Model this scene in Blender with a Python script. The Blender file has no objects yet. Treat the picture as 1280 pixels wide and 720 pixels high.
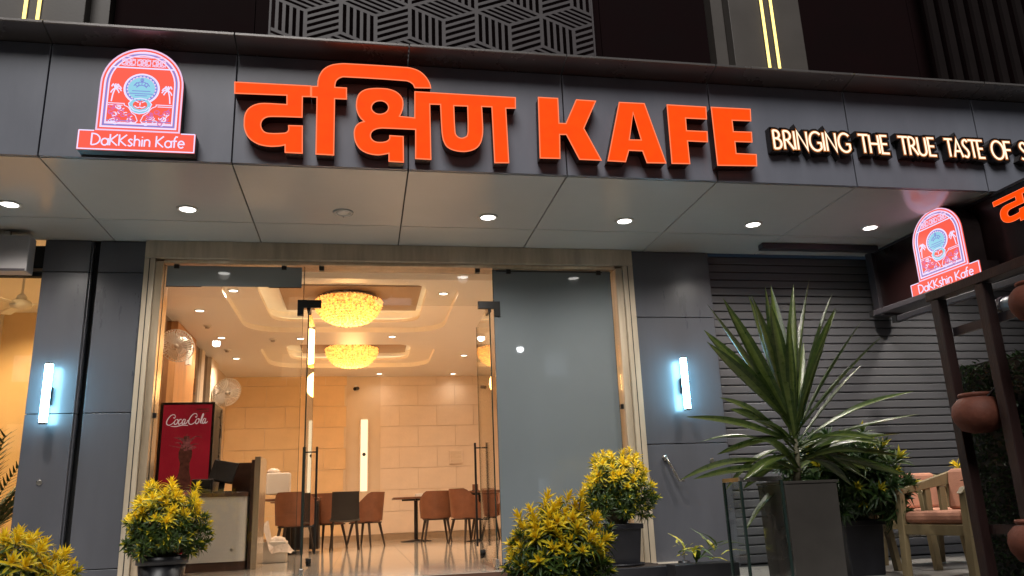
import bpy, math, random
from mathutils import Vector, Matrix
R = math.radians
rnd = random.Random(11)
scene = bpy.context.scene
C = scene.collection

# ------------------------------------------------------------------ camera
cam_data = bpy.data.cameras.new('camera')
cam = bpy.data.objects.new('camera', cam_data)
C.objects.link(cam)
scene.camera = cam
rx = Vector((0.98339125, -0.17742134, -0.03825335))
uy = Vector((-0.01080268, -0.26760666, 0.96346768))
bz = Vector((-0.18117658, -0.94705245, -0.26507868))
m = Matrix((rx, uy, bz)).transposed().to_4x4()
m.translation = Vector((2.15928606, -5.4364812, 0.51732022))
cam.matrix_world = m
cam_data.sensor_width = 36
cam_data.lens = 28.0887
cam_data.clip_start = 0.05
cam_data.clip_end = 3000

# ------------------------------------------------------------------ world, street light, exposure
world = bpy.data.worlds.new('World')
scene.world = world
world.use_nodes = True
wn = world.node_tree
bg = wn.nodes['Background']
sky = wn.nodes.new('ShaderNodeTexSky')
sky.sky_type = 'NISHITA'
sky.sun_disc = False
sky.sun_elevation = R(50)
sky.sun_rotation = R(194)
wn.links.new(sky.outputs[0], bg.inputs[0])
bg.inputs[1].default_value = 0.003
sun_data = bpy.data.lights.new('sun', 'SUN')
sun_data.energy = 2.5
sun_data.angle = R(32)
sun_data.color = (1.0, 0.97, 0.93)
sun = bpy.data.objects.new('sun', sun_data)
C.objects.link(sun)
sun.rotation_euler = (R(40), 0, R(-14))
scene.view_settings.view_transform = 'Standard'
scene.view_settings.look = 'None'
scene.view_settings.exposure = 0.0
scene.view_settings.gamma = 1.0
scene.cycles.use_denoising = True
scene.cycles.max_bounces = 10
scene.cycles.transparent_max_bounces = 24
scene.cycles.sample_clamp_indirect = 6.0
scene.cycles.caustics_reflective = False
scene.cycles.caustics_refractive = False

# ------------------------------------------------------------------ materials
def srgb(r, g, b):
    f = lambda c: c / 12.92 if c <= 0.04045 else ((c + 0.055) / 1.055) ** 2.4
    return (f(r / 255), f(g / 255), f(b / 255))

def mat(name, col, rough=0.5, metal=0.0, var=0.12, scale=6.0, bump=0.0, bscale=60.0, coat=0.0,
        spec=0.5, stretch=None, rvar=0.1, trans=0.0):
    """procedural surface: base colour with soft noise variation, uneven gloss and fine relief"""
    mt = bpy.data.materials.new(name)
    mt.use_nodes = True
    nt = mt.node_tree
    b = nt.nodes['Principled BSDF']
    b.inputs['Metallic'].default_value = metal
    b.inputs['Coat Weight'].default_value = coat
    b.inputs['Coat Roughness'].default_value = 0.06
    b.inputs['Specular IOR Level'].default_value = spec
    tc = nt.nodes.new('ShaderNodeTexCoord')
    mp = nt.nodes.new('ShaderNodeMapping')
    nt.links.new(tc.outputs['Object'], mp.inputs[0])
    if stretch: mp.inputs['Scale'].default_value = stretch
    n = nt.nodes.new('ShaderNodeTexNoise')
    n.inputs['Scale'].default_value = scale
    n.inputs['Detail'].default_value = 6
    n.inputs['Roughness'].default_value = 0.65
    nt.links.new(mp.outputs[0], n.inputs['Vector'])
    cr = nt.nodes.new('ShaderNodeValToRGB')
    cr.color_ramp.elements[0].position = 0.3
    cr.color_ramp.elements[1].position = 0.7
    lo = [c * (1 - var) for c in col]; hi = [min(1, c * (1 + var)) for c in col]
    cr.color_ramp.elements[0].color = (*lo, 1); cr.color_ramp.elements[1].color = (*hi, 1)
    nt.links.new(n.outputs['Fac'], cr.inputs[0])
    nt.links.new(cr.outputs[0], b.inputs['Base Color'])
    mr = nt.nodes.new('ShaderNodeMapRange')
    mr.inputs['To Min'].default_value = max(0.02, rough - rvar)
    mr.inputs['To Max'].default_value = min(1, rough + rvar)
    nt.links.new(n.outputs['Fac'], mr.inputs[0])
    nt.links.new(mr.outputs[0], b.inputs['Roughness'])
    if bump > 0:
        n2 = nt.nodes.new('ShaderNodeTexNoise')
        n2.inputs['Scale'].default_value = bscale
        n2.inputs['Detail'].default_value = 4
        nt.links.new(mp.outputs[0], n2.inputs['Vector'])
        bp = nt.nodes.new('ShaderNodeBump')
        bp.inputs['Strength'].default_value = bump
        bp.inputs['Distance'].default_value = 0.01
        nt.links.new(n2.outputs['Fac'], bp.inputs['Height'])
        nt.links.new(bp.outputs[0], b.inputs['Normal'])
    if trans > 0:
        b.inputs['Transmission Weight'].default_value = trans
    return mt

def emit(name, col, strength, var=0.0, scale=8.0):
    mt = bpy.data.materials.new(name)
    mt.use_nodes = True
    nt = mt.node_tree
    b = nt.nodes['Principled BSDF']
    b.inputs['Base Color'].default_value = (0.01, 0.01, 0.01, 1)
    b.inputs['Roughness'].default_value = 0.5
    b.inputs['Specular IOR Level'].default_value = 0.05
    b.inputs['Emission Strength'].default_value = strength
    if var:
        tc = nt.nodes.new('ShaderNodeTexCoord')
        n = nt.nodes.new('ShaderNodeTexNoise'); n.inputs['Scale'].default_value = scale
        nt.links.new(tc.outputs['Object'], n.inputs['Vector'])
        cr = nt.nodes.new('ShaderNodeValToRGB')
        cr.color_ramp.elements[0].position = 0.3; cr.color_ramp.elements[1].position = 0.7
        cr.color_ramp.elements[0].color = (*[c * (1 - var) for c in col], 1)
        cr.color_ramp.elements[1].color = (*col, 1)
        nt.links.new(n.outputs['Fac'], cr.inputs[0])
        nt.links.new(cr.outputs[0], b.inputs['Emission Color'])
    else:
        b.inputs['Emission Color'].default_value = (*col, 1)
    return mt

def glass(name, tint=(1, 1, 1), refl=1.0, rough=0.0):
    """thin architectural pane: see-through plus Fresnel reflection"""
    mt = bpy.data.materials.new(name)
    mt.use_nodes = True
    nt = mt.node_tree
    nt.nodes.remove(nt.nodes['Principled BSDF'])
    out = nt.nodes['Material Output']
    t = nt.nodes.new('ShaderNodeBsdfTransparent'); t.inputs[0].default_value = (*tint, 1)
    g = nt.nodes.new('ShaderNodeBsdfGlossy'); g.inputs['Roughness'].default_value = rough
    lw = nt.nodes.new('ShaderNodeLayerWeight'); lw.inputs[0].default_value = 0.5
    pw = nt.nodes.new('ShaderNodeMath'); pw.operation = 'POWER'; pw.inputs[1].default_value = 5.0
    nt.links.new(lw.outputs['Facing'], pw.inputs[0])
    fr = nt.nodes.new('ShaderNodeMath'); fr.operation = 'MULTIPLY_ADD'; fr.inputs[1].default_value = 0.93; fr.inputs[2].default_value = 0.045
    nt.links.new(pw.outputs[0], fr.inputs[0])
    ma = nt.nodes.new('ShaderNodeMath'); ma.operation = 'MULTIPLY'; ma.inputs[1].default_value = refl
    nt.links.new(fr.outputs[0], ma.inputs[0])
    mx = nt.nodes.new('ShaderNodeMixShader')
    nt.links.new(ma.outputs[0], mx.inputs[0]); nt.links.new(t.outputs[0], mx.inputs[1]); nt.links.new(g.outputs[0], mx.inputs[2])
    nt.links.new(mx.outputs[0], out.inputs[0])
    return mt

def frosted(name, col, through=0.25):
    """etched film on glass: mostly diffuse, a little light passes, glossy outer face"""
    mt = bpy.data.materials.new(name)
    mt.use_nodes = True
    nt = mt.node_tree
    nt.nodes.remove(nt.nodes['Principled BSDF'])
    out = nt.nodes['Material Output']
    d = nt.nodes.new('ShaderNodeBsdfDiffuse')
    tr = nt.nodes.new('ShaderNodeBsdfTranslucent')
    g = nt.nodes.new('ShaderNodeBsdfGlossy'); g.inputs['Roughness'].default_value = 0.015
    tc = nt.nodes.new('ShaderNodeTexCoord')
    n = nt.nodes.new('ShaderNodeTexNoise'); n.inputs['Scale'].default_value = 1.6; n.inputs['Detail'].default_value = 5
    nt.links.new(tc.outputs['Object'], n.inputs['Vector'])
    cr = nt.nodes.new('ShaderNodeValToRGB')
    cr.color_ramp.elements[0].color = (*[c * 0.88 for c in col], 1); cr.color_ramp.elements[1].color = (*[c * 1.1 for c in col], 1)
    nt.links.new(n.outputs['Fac'], cr.inputs[0])
    nt.links.new(cr.outputs[0], d.inputs[0])
    tr.inputs[0].default_value = (*col, 1)
    m1 = nt.nodes.new('ShaderNodeMixShader'); m1.inputs[0].default_value = through
    nt.links.new(d.outputs[0], m1.inputs[1]); nt.links.new(tr.outputs[0], m1.inputs[2])
    lw = nt.nodes.new('ShaderNodeLayerWeight'); lw.inputs[0].default_value = 0.5
    pw = nt.nodes.new('ShaderNodeMath'); pw.operation = 'POWER'; pw.inputs[1].default_value = 5.0
    nt.links.new(lw.outputs['Facing'], pw.inputs[0])
    fr = nt.nodes.new('ShaderNodeMath'); fr.operation = 'MULTIPLY_ADD'; fr.inputs[1].default_value = 0.93; fr.inputs[2].default_value = 0.045
    nt.links.new(pw.outputs[0], fr.inputs[0])
    m2 = nt.nodes.new('ShaderNodeMixShader')
    nt.links.new(fr.outputs[0], m2.inputs[0]); nt.links.new(m1.outputs[0], m2.inputs[1]); nt.links.new(g.outputs[0], m2.inputs[2])
    nt.links.new(m2.outputs[0], out.inputs[0])
    return mt

def leafmat(name, c1, c2, rough=0.42):
    """leaf: colour varies along noise, a little light shines through"""
    mt = mat(name, c1, rough, 0, 0, 3, 0.15, 120)
    nt = mt.node_tree
    cr = [n for n in nt.nodes if n.type == 'VALTORGB'][0]
    cr.color_ramp.elements[0].color = (*c1, 1); cr.color_ramp.elements[1].color = (*c2, 1)
    cr.color_ramp.elements[0].position = 0.38; cr.color_ramp.elements[1].position = 0.62
    nz = [n for n in nt.nodes if n.type == 'TEX_NOISE'][0]
    nz.inputs['Scale'].default_value = 24
    b = nt.nodes['Principled BSDF']
    out = nt.nodes['Material Output']
    tl = nt.nodes.new('ShaderNodeBsdfTranslucent')
    nt.links.new(cr.outputs[0], tl.inputs[0])
    mx = nt.nodes.new('ShaderNodeMixShader'); mx.inputs[0].default_value = 0.22
    nt.links.new(b.outputs[0], mx.inputs[1]); nt.links.new(tl.outputs[0], mx.inputs[2]); nt.links.new(mx.outputs[0], out.inputs[0])
    return mt

M = {}
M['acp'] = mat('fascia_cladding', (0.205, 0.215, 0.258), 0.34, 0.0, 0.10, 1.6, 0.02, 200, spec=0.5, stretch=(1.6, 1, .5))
M['acp_soffit'] = mat('soffit_cladding', (0.50, 0.495, 0.48), 0.20, 0.0, 0.045, 0.8, 0.02, 2, coat=0.3, rvar=0.06)
M['acp_soffit'].node_tree.nodes['Principled BSDF'].inputs['Coat Roughness'].default_value = 0.2
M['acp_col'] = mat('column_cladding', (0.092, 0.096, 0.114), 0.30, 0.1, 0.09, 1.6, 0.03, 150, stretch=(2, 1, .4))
M['acp_lip'] = mat('coping_cladding', (0.20, 0.185, 0.18), 0.27, 0.45, 0.06, 1.5)
M['joint'] = mat('joint_black', (0.012, 0.012, 0.014), 0.7)
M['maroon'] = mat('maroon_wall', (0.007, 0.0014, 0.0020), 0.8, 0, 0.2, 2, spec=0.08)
M['pilaster'] = mat('grey_pilaster', (0.090, 0.078, 0.070), 0.5, 0, 0.1, 2.5, 0.05)
M['lattice'] = mat('lattice_metal', (0.050, 0.038, 0.043), 0.5, 0.0, 0.1, 3)
M['louvre'] = mat('louvre_slat', (0.014, 0.010, 0.010), 0.8, 0, 0.15, 3, spec=0.1)
M['black'] = mat('black_metal', (0.016, 0.015, 0.015), 0.4, 0.3, 0.2)
M['steel'] = mat('brushed_steel', (0.42, 0.40, 0.37), 0.28, 0.9, 0.1, 8)
M['stone_jamb'] = mat('beige_jamb', (0.46, 0.39, 0.30), 0.32, 0.05, 0.22, 2.0, 0.06, 40, coat=0.2, stretch=(4, 4, .6))
M['jamb_inner'] = mat('polished_jamb', (0.62, 0.50, 0.36), 0.2, 0.5, 0.18, 2.5, 0.04, 30, stretch=(5, 5, .5))
M['glass'] = glass('clear_glass', (0.97, 0.98, 0.975))
M['glass_edge'] = mat('glass_edge', (0.022, 0.036, 0.032), 0.15, 0, 0.2, spec=0.8)
M['frost'] = frosted('frosted_film', (0.205, 0.238, 0.262), 0.22)
M['frost2'] = frosted('frosted_strip_film', (0.30, 0.33, 0.34), 0.10)
M['shutter'] = mat('shutter_slat', (0.088, 0.088, 0.098), 0.55, 0.0, 0.16, 2.2, 0.03, 60, stretch=(.3, 1, 4))
M['tile'] = mat('terrace_tile', (0.30, 0.285, 0.27), 0.3, 0, 0.22, 5, 0.05, 40)
M['grout'] = mat('grout', (0.05, 0.048, 0.045), 0.9)
M['asphalt'] = mat('asphalt', (0.045, 0.045, 0.047), 0.85, 0, 0.25, 30, 0.4, 120)
M['kerb'] = mat('step_stone', (0.07, 0.066, 0.062), 0.6, 0, 0.2, 9, 0.2)
M['floor'] = mat('polished_floor_tile', (0.60, 0.54, 0.46), 0.10, 0, 0.16, 2.2, coat=0.35, rvar=0.05)
M['ceil'] = mat('ceiling_paint', (0.84, 0.80, 0.74), 0.42, 0, 0.02, 3, spec=0.55)
M['ceil_tan'] = mat('tan_ceiling_inlay', (0.33, 0.22, 0.14), 0.5, 0, 0.12, 3)
M['wall'] = mat('cream_wall', (0.72, 0.60, 0.46), 0.5, 0, 0.04, 2)
M['wtile'] = mat('cream_wall_panel', (0.80, 0.67, 0.54), 0.45, 0, 0.07, 1.6, 0.1, 30)
M['wtile_or'] = mat('warm_lit_wall_panel', (0.76, 0.54, 0.30), 0.5, 0, 0.08, 1.6, 0.1, 30)  # orange chandelier light on the left panels is put into the colour
M['wood'] = mat('orange_wood', (0.50, 0.25, 0.10), 0.4, 0, 0.22, 3, 0.06, 20, stretch=(5, 5, .6))
M['mirror'] = mat('bronze_mirror', (0.25, 0.17, 0.12), 0.08, 0.9, 0.1)
M['skirt'] = mat('beige_skirting', (0.36, 0.27, 0.18), 0.3)
M['brown'] = mat('dark_brown_laminate', (0.085, 0.042, 0.028), 0.35, 0, 0.25, 4, stretch=(1, 1, 5))
M['counter'] = mat('white_counter', (0.62, 0.60, 0.56), 0.35, 0, 0.05, 2)
M['leather'] = mat('brown_leatherette', (0.19, 0.072, 0.034), 0.5, 0, 0.18, 9, 0.15, 90)
M['blackplastic'] = mat('black_plastic', (0.013, 0.011, 0.011), 0.45, 0, 0.2, 6)
M['legdark'] = mat('dark_chair_leg', (0.035, 0.022, 0.016), 0.5)
M['tabletop'] = mat('brown_tabletop', (0.17, 0.075, 0.04), 0.3, 0, 0.2, 4)
M['white'] = mat('white_plastic', (0.72, 0.69, 0.64), 0.4, 0, 0.04)
M['plasticwrap'] = mat('crumpled_plastic', (0.75, 0.66, 0.58), 0.25, 0, 0.15, 8, 0.8, 30)
M['fridge_red'] = emit('lit_red_fridge_front', (0.27, 0.009, 0.016), 0.8, 0.35, 2.0)
M['fridge_text'] = emit('lit_white_script', (0.60, 0.42, 0.38), 0.8)
M['fridge_bottle'] = emit('lit_bottle_print', (0.075, 0.020, 0.012), 1.0, 0.6, 22)
M['fridge_ice'] = emit('lit_splash_print', (0.24, 0.06, 0.05), 0.8, 0.7, 26)
M['orange'] = emit('orange_letter_face', (1.0, 0.058, 0.0), 1.35, 0.13, 11)
M['orange_edge'] = emit('orange_letter_edge', (1.0, 0.20, 0.08), 1.2)
M['return'] = mat('dark_letter_return', (0.030, 0.008, 0.007), 0.45, 0, 0.2)
M['tag_face'] = emit('warm_white_letter_face', (1.0, 0.78, 0.56), 1.5)
M['tag_halo'] = emit('amber_letter_glow', (0.50, 0.16, 0.04), 0.9)
M['tag_return'] = mat('black_letter_return', (0.014, 0.009, 0.009), 0.35)
M['salmon'] = emit('lit_salmon_acrylic', (0.95, 0.115, 0.075), 1.05)
M['pink'] = emit('lit_pale_pink', (0.86, 0.58, 0.83), 1.05)
M['lilac'] = emit('lit_lilac_white', (0.80, 0.72, 1.0), 1.1)
M['blue'] = emit('lit_blue_line', (0.22, 0.26, 0.70), 1.0)
M['cyan'] = emit('lit_cyan', (0.30, 0.66, 0.82), 1.0)
M['magenta'] = emit('lit_magenta', (0.72, 0.16, 0.42), 1.0)
M['dl'] = emit('downlight_lens', (1.0, 0.96, 0.90), 9.0)
M['dl_warm'] = emit('warm_downlight_lens', (1.0, 0.86, 0.66), 7.0)
M['tube'] = emit('cool_tube_light', (0.32, 0.78, 1.0), 42.0)
M['led'] = emit('yellow_led_strip', (1.0, 0.74, 0.20), 2.6)
M['cove'] = emit('warm_cove_led', (1.0, 0.76, 0.44), 2.0)
M['niche'] = emit('lit_niche', (1.0, 0.76, 0.45), 1.5)
M['trim_white'] = mat('white_trim_ring', (0.6, 0.58, 0.55), 0.4)
M['pot_black'] = mat('black_nursery_pot', (0.012, 0.012, 0.016), 0.38, 0, 0.3, 5, 0.05)
M['soil'] = mat('potting_soil', (0.035, 0.022, 0.015), 0.95, 0, 0.4, 30, 0.8, 60)
M['terracotta'] = mat('terracotta', (0.16, 0.045, 0.025), 0.7, 0, 0.25, 7, 0.25, 45)
M['pergola'] = mat('dark_red_timber', (0.026, 0.010, 0.009), 0.5, 0, 0.35, 3, 0.25, 25, stretch=(6, 6, .7))
M['oak'] = mat('olive_chair_timber', (0.22, 0.165, 0.085), 0.5, 0, 0.18, 4, 0.08, 30, stretch=(3, 3, .8))
M['cushion'] = mat('salmon_cushion', (0.42, 0.19, 0.12), 0.85, 0, 0.1, 9, 0.25, 150)
M['planter'] = mat('grey_planter_gloss', (0.075, 0.068, 0.062), 0.12, 0.2, 0.2, 1.5, coat=0.4)
M['bronze'] = mat('weathered_brass_rim', (0.42, 0.28, 0.13), 0.3, 0.7, 0.3, 9)
M['bark'] = mat('grey_green_bark', (0.11, 0.10, 0.06), 0.8, 0, 0.3, 12, 0.5, 60)
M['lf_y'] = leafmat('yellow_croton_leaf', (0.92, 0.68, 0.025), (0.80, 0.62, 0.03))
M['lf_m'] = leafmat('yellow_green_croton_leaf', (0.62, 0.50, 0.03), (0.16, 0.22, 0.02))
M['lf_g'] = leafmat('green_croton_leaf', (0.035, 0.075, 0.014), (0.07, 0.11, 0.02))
M['lf_d'] = leafmat('dark_green_leaf', (0.022, 0.05, 0.014), (0.04, 0.085, 0.022))
M['drac_mid'] = leafmat('dracaena_leaf_midrib', (0.09, 0.13, 0.03), (0.14, 0.18, 0.045), 0.30)
M['drac'] = leafmat('dracaena_leaf', (0.030, 0.058, 0.015), (0.065, 0.095, 0.024), 0.30)
M['hedge'] = leafmat('hedge_leaf', (0.018, 0.045, 0.014), (0.035, 0.07, 0.02))
M['awning'] = mat('dark_maroon_signbox', (0.012, 0.004, 0.004), 0.3, 0.0, 0.15, 2, coat=0.2)
M['rail'] = mat('dark_purple_metal', (0.06, 0.052, 0.06), 0.4, 0.4, 0.1)
M['pipe'] = mat('blue_grey_pipe', (0.22, 0.27, 0.32), 0.35, 0.3, 0.1)
M['boxsign'] = mat('pale_grey_signboard', (0.30, 0.29, 0.30), 0.4, 0, 0.05)
def crystal():
    mt = emit('amber_crystal', (1.0, 0.37, 0.065), 1.0)
    nt = mt.node_tree; b = nt.nodes['Principled BSDF']
    tc = nt.nodes.new('ShaderNodeTexCoord')
    v = nt.nodes.new('ShaderNodeTexNoise'); v.inputs['Scale'].default_value = 24
    nt.links.new(tc.outputs['Object'], v.inputs['Vector'])
    mr = nt.nodes.new('ShaderNodeMapRange')
    mr.inputs['From Min'].default_value = 0.35; mr.inputs['From Max'].default_value = 0.65
    mr.inputs['To Min'].default_value = 0.30; mr.inputs['To Max'].default_value = 2.2  # sparkle of the lit crystals is put into an uneven glow
    nt.links.new(v.outputs['Fac'], mr.inputs[0]); nt.links.new(mr.outputs[0], b.inputs['Emission Strength'])
    b.inputs['Base Color'].default_value = (0.9, 0.75, 0.45, 1); b.inputs['Roughness'].default_value = 0.1
    return mt
M['crystal'] = crystal()

# ------------------------------------------------------------------ mesh building
class MB:
    def __init__(s): s.v = []; s.f = []; s.mi = []
    def add(s, v, f, mi=0):
        n = len(s.v); s.v += [tuple(p) for p in v]; s.f += [tuple(i + n for i in q) for q in f]; s.mi += [mi] * len(f); return s
    def box(s, x0, x1, y0, y1, z0, z1, mi=0):
        v = [(x, y, z) for z in (z0, z1) for y in (y0, y1) for x in (x0, x1)]
        return s.add(v, [(0, 2, 3, 1), (4, 5, 7, 6), (0, 1, 5, 4), (2, 6, 7, 3), (0, 4, 6, 2), (1, 3, 7, 5)], mi)
    def hexa(s, pts, mi=0):   # 8 points, bottom ring then top ring
        return s.add(pts, [(3, 2, 1, 0), (4, 5, 6, 7), (0, 1, 5, 4), (1, 2, 6, 5), (2, 3, 7, 6), (3, 0, 4, 7)], mi)
    def bar(s, a, b, w, h=None, up=(0, 0, 1), w2=None, h2=None, mi=0):
        a = Vector(a); b = Vector(b); h = w if h is None else h
        w2 = w if w2 is None else w2; h2 = h if h2 is None else h2
        d = (b - a).normalized(); u = Vector(up)
        if abs(d.dot(u)) > 0.98: u = Vector((0, 1, 0))
        sd = d.cross(u).normalized(); u = sd.cross(d)
        r0 = [a + sd * x * w / 2 + u * y * h / 2 for x, y in ((-1, -1), (1, -1), (1, 1), (-1, 1))]
        r1 = [b + sd * x * w2 / 2 + u * y * h2 / 2 for x, y in ((-1, -1), (1, -1), (1, 1), (-1, 1))]
        return s.hexa(r0 + r1, mi)
    def tube(s, pts, r, seg=8, mi=0, caps=True):
        pts = [Vector(p) for p in pts]; n = len(pts)
        rr = r if isinstance(r, (list, tuple)) else [r] * n
        v = []; prev = None
        for i, p in enumerate(pts):
            t = (pts[min(i + 1, n - 1)] - pts[max(i - 1, 0)]).normalized()
            if prev is None:
                u = Vector((0, 0, 1)) if abs(t.z) < 0.9 else Vector((1, 0, 0))
                prev = t.cross(u).normalized()
            a = (prev - t * prev.dot(t)).normalized(); b = t.cross(a); prev = a
            for k in range(seg):
                an = 2 * math.pi * k / seg
                v.append(p + (a * math.cos(an) + b * math.sin(an)) * rr[i])
        f = [(i * seg + k, i * seg + (k + 1) % seg, (i + 1) * seg + (k + 1) % seg, (i + 1) * seg + k) for i in range(n - 1) for k in range(seg)]
        if caps: f += [tuple(range(seg))[::-1], tuple((n - 1) * seg + k for k in range(seg))]
        return s.add(v, f, mi)
    def lathe(s, prof, c=(0, 0, 0), seg=24, axis='z', mi=0, sx=1, sy=1):
        v = []; c = Vector(c)
        for r, h in prof:
            for k in range(seg):
                a = 2 * math.pi * k / seg
                x, y = r * math.cos(a) * sx, r * math.sin(a) * sy
                q = {'z': (x, y, h), 'y': (x, h, y), 'x': (h, x, y)}[axis]
                v.append(c + Vector(q))
        n = len(prof)
        f = [(i * seg + k, i * seg + (k + 1) % seg, (i + 1) * seg + (k + 1) % seg, (i + 1) * seg + k) for i in range(n - 1) for k in range(seg)]
        if prof[0][0] > 1e-4: f.append(tuple(range(seg))[::-1])
        if prof[-1][0] > 1e-4: f.append(tuple((n - 1) * seg + k for k in range(seg)))
        return s.add(v, f, mi)
    def sheet(s, grid, mi=0):
        n = len(grid[0]); v = [p for row in grid for p in row]
        f = [(i * n + j, i * n + j + 1, (i + 1) * n + j + 1, (i + 1) * n + j) for i in range(len(grid) - 1) for j in range(n - 1)]
        return s.add(v, f, mi)
    def slab(s, poly, fn, t0, t1, mi=0):
        """convex or simple polygon (2D) extruded between depths t0,t1; fn(u,v,w)->xyz"""
        n = len(poly)
        v = [fn(p[0], p[1], t0) for p in poly] + [fn(p[0], p[1], t1) for p in poly]
        f = [tuple(range(n))[::-1], tuple(range(n, 2 * n))] + [(i, (i + 1) % n, n + (i + 1) % n, n + i) for i in range(n)]
        return s.add(v, f, mi)

def mesh_of(name, mb, mats, smooth=False, xf=None):
    me = bpy.data.meshes.new(name)
    vs = [xf @ Vector(p) for p in mb.v] if xf is not None else mb.v
    me.from_pydata([tuple(v) for v in vs], [], mb.f)
    for mt in (mats if isinstance(mats, (list, tuple)) else [mats]): me.materials.append(mt)
    if any(mb.mi): me.polygons.foreach_set('material_index', mb.mi)
    if smooth: me.polygons.foreach_set('use_smooth', [True] * len(me.polygons))
    me.update()
    return me

XF = {}
def setp(o, label=None, cat=None, group=None, kind=None):
    if label: o['label'] = label
    if cat: o['category'] = cat
    if group: o['group'] = group
    if kind: o['kind'] = kind
    return o

def thing(name, label, cat, loc=(0, 0, 0), rz=0.0, group=None, rot=None):
    o = bpy.data.objects.new(name, None); C.objects.link(o)
    o.empty_display_size = 0.1
    o.location = loc; o.rotation_euler = rot if rot else (0, 0, rz)
    from mathutils import Euler
    XF[o.name] = Matrix.Translation(Vector(loc)) @ Euler(o.rotation_euler).to_matrix().to_4x4()
    return setp(o, label, cat, group)

def bevel(o, w, seg=2):
    b = o.modifiers.new('bevel', 'BEVEL'); b.width = w; b.segments = seg; b.limit_method = 'ANGLE'; b.angle_limit = R(40)
    return o

def part(name, mb, mats, parent=None, label=None, world=False, smooth=False, kind=None, bev=0):
    """one mesh object; coordinates are local to the thing unless world=True"""
    px = XF.get(parent.name, Matrix()) if parent else Matrix()
    me = mesh_of(name, mb, mats, smooth, px.inverted() if (world and parent) else None)
    o = bpy.data.objects.new(name, me); C.objects.link(o)
    if parent: o.parent = parent
    XF[o.name] = px.copy()
    if bev: bevel(o, bev)
    return setp(o, label, None, None, kind)

def piece(name, me, parent, loc, rot=(0, 0, 0), sc=(1, 1, 1), bev=0):
    """instance of shared mesh data as a child"""
    o = bpy.data.objects.new(name, me); C.objects.link(o)
    o.parent = parent; o.location = loc; o.rotation_euler = rot; o.scale = sc
    if bev: bevel(o, bev, 1)
    return o

def single(name, mb, mats, label, cat, group=None, smooth=False, bev=0, base=(0, 0, 0), kind=None):
    me = mesh_of(name, mb, mats, smooth, Matrix.Translation(-Vector(base)))
    o = bpy.data.objects.new(name, me); C.objects.link(o); o.location = base
    XF[o.name] = Matrix.Translation(Vector(base))
    if bev: bevel(o, bev)
    return setp(o, label, cat, group, kind)

def struct(name, mb, mats, smooth=False):
    o = part(name, mb, mats, None, smooth=smooth); o['kind'] = 'structure'; return o

def copy_tree(o, parent=None):
    c = o.copy(); C.objects.link(c)
    if parent: c.parent = parent
    if o.name in XF: XF[c.name] = XF[o.name]
    for ch in list(o.children): copy_tree(ch, c)
    return c

def flat(polys, fn, d0, d1, name, mats, parent, **kw):
    """2D outline with holes -> solid between depths d0 and d1"""
    cu = bpy.data.curves.new('outline', 'CURVE'); cu.dimensions = '2D'; cu.fill_mode = 'BOTH'
    cu.extrude = 0.5
    for P in polys:
        sp = cu.splines.new('POLY'); sp.points.add(len(P) - 1); sp.use_cyclic_u = True
        for i, p in enumerate(P): sp.points[i].co = (p[0], p[1], 0, 1)
    tmp = bpy.data.objects.new('outline', cu); C.objects.link(tmp)
    dg = bpy.context.evaluated_depsgraph_get()
    me = bpy.data.meshes.new_from_object(tmp.evaluated_get(dg))
    bpy.data.objects.remove(tmp); bpy.data.curves.remove(cu)
    mb = MB()
    mb.add([fn(v.co.x, v.co.y, d0 + (v.co.z + 0.5) * (d1 - d0)) for v in me.vertices], [tuple(p.vertices) for p in me.polygons])
    bpy.data.meshes.remove(me)
    return part(name, mb, mats, parent, **kw)

def smooth_line(P, n=4):
    """Catmull-Rom through the points"""
    out = []
    for i in range(len(P) - 1):
        p0 = P[max(i - 1, 0)]; p1 = P[i]; p2 = P[i + 1]; p3 = P[min(i + 2, len(P) - 1)]
        for k in range(n):
            t = k / n
            out.append(tuple(0.5 * (2 * b + (c - a) * t + (2 * a - 5 * b + 4 * c - d) * t * t + (3 * b - a - 3 * c + d) * t ** 3)
                             for a, b, c, d in zip(p0, p1, p2, p3)))
    out.append(tuple(P[-1]))
    return out

def ribbon(mb, P, w, fn, d0, d1, mi=0, closed=False):
    """flat stroke of width w along a 2D polyline, as a thin solid; w may be a list"""
    P = [Vector((p[0], p[1])) for p in P]
    Q = [P[0]]
    for p in P[1:]:
        if (p - Q[-1]).length > 1e-6: Q.append(p)
    P = Q; n = len(P)
    if n < 2: return
    L = []; Rr = []
    for i, p in enumerate(P):
        if closed: a = P[i - 1]; b = P[(i + 1) % n]
        else: a = P[max(i - 1, 0)]; b = P[min(i + 1, n - 1)]
        d1_ = (p - a).normalized() if (p - a).length > 1e-9 else (b - p).normalized()
        d2_ = (b - p).normalized() if (b - p).length > 1e-9 else d1_
        t = d1_ + d2_
        t = t.normalized() if t.length > 1e-3 else d1_
        nn = Vector((-t.y, t.x)); c = max(0.45, nn.dot(Vector((-d1_.y, d1_.x))))
        ww = (w[i] if isinstance(w, list) else w) / 2 / c
        L.append(p + nn * ww); Rr.append(p - nn * ww)
    v = []
    for d in (d0, d1):
        v += [fn(q.x, q.y, d) for q in L] + [fn(q.x, q.y, d) for q in Rr]
    f = []
    rng = range(n if closed else n - 1)
    for i in rng:
        j = (i + 1) % n
        f += [(i, j, n + j, n + i), (2 * n + i, 3 * n + i, 3 * n + j, 2 * n + j), (i, 2 * n + i, 2 * n + j, j), (n + i, n + j, 3 * n + j, 3 * n + i)]
    if not closed: f += [(0, n, 3 * n, 2 * n), (n - 1, 3 * n - 1, 4 * n - 1, 2 * n - 1)]
    mb.add(v, f, mi)

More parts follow.
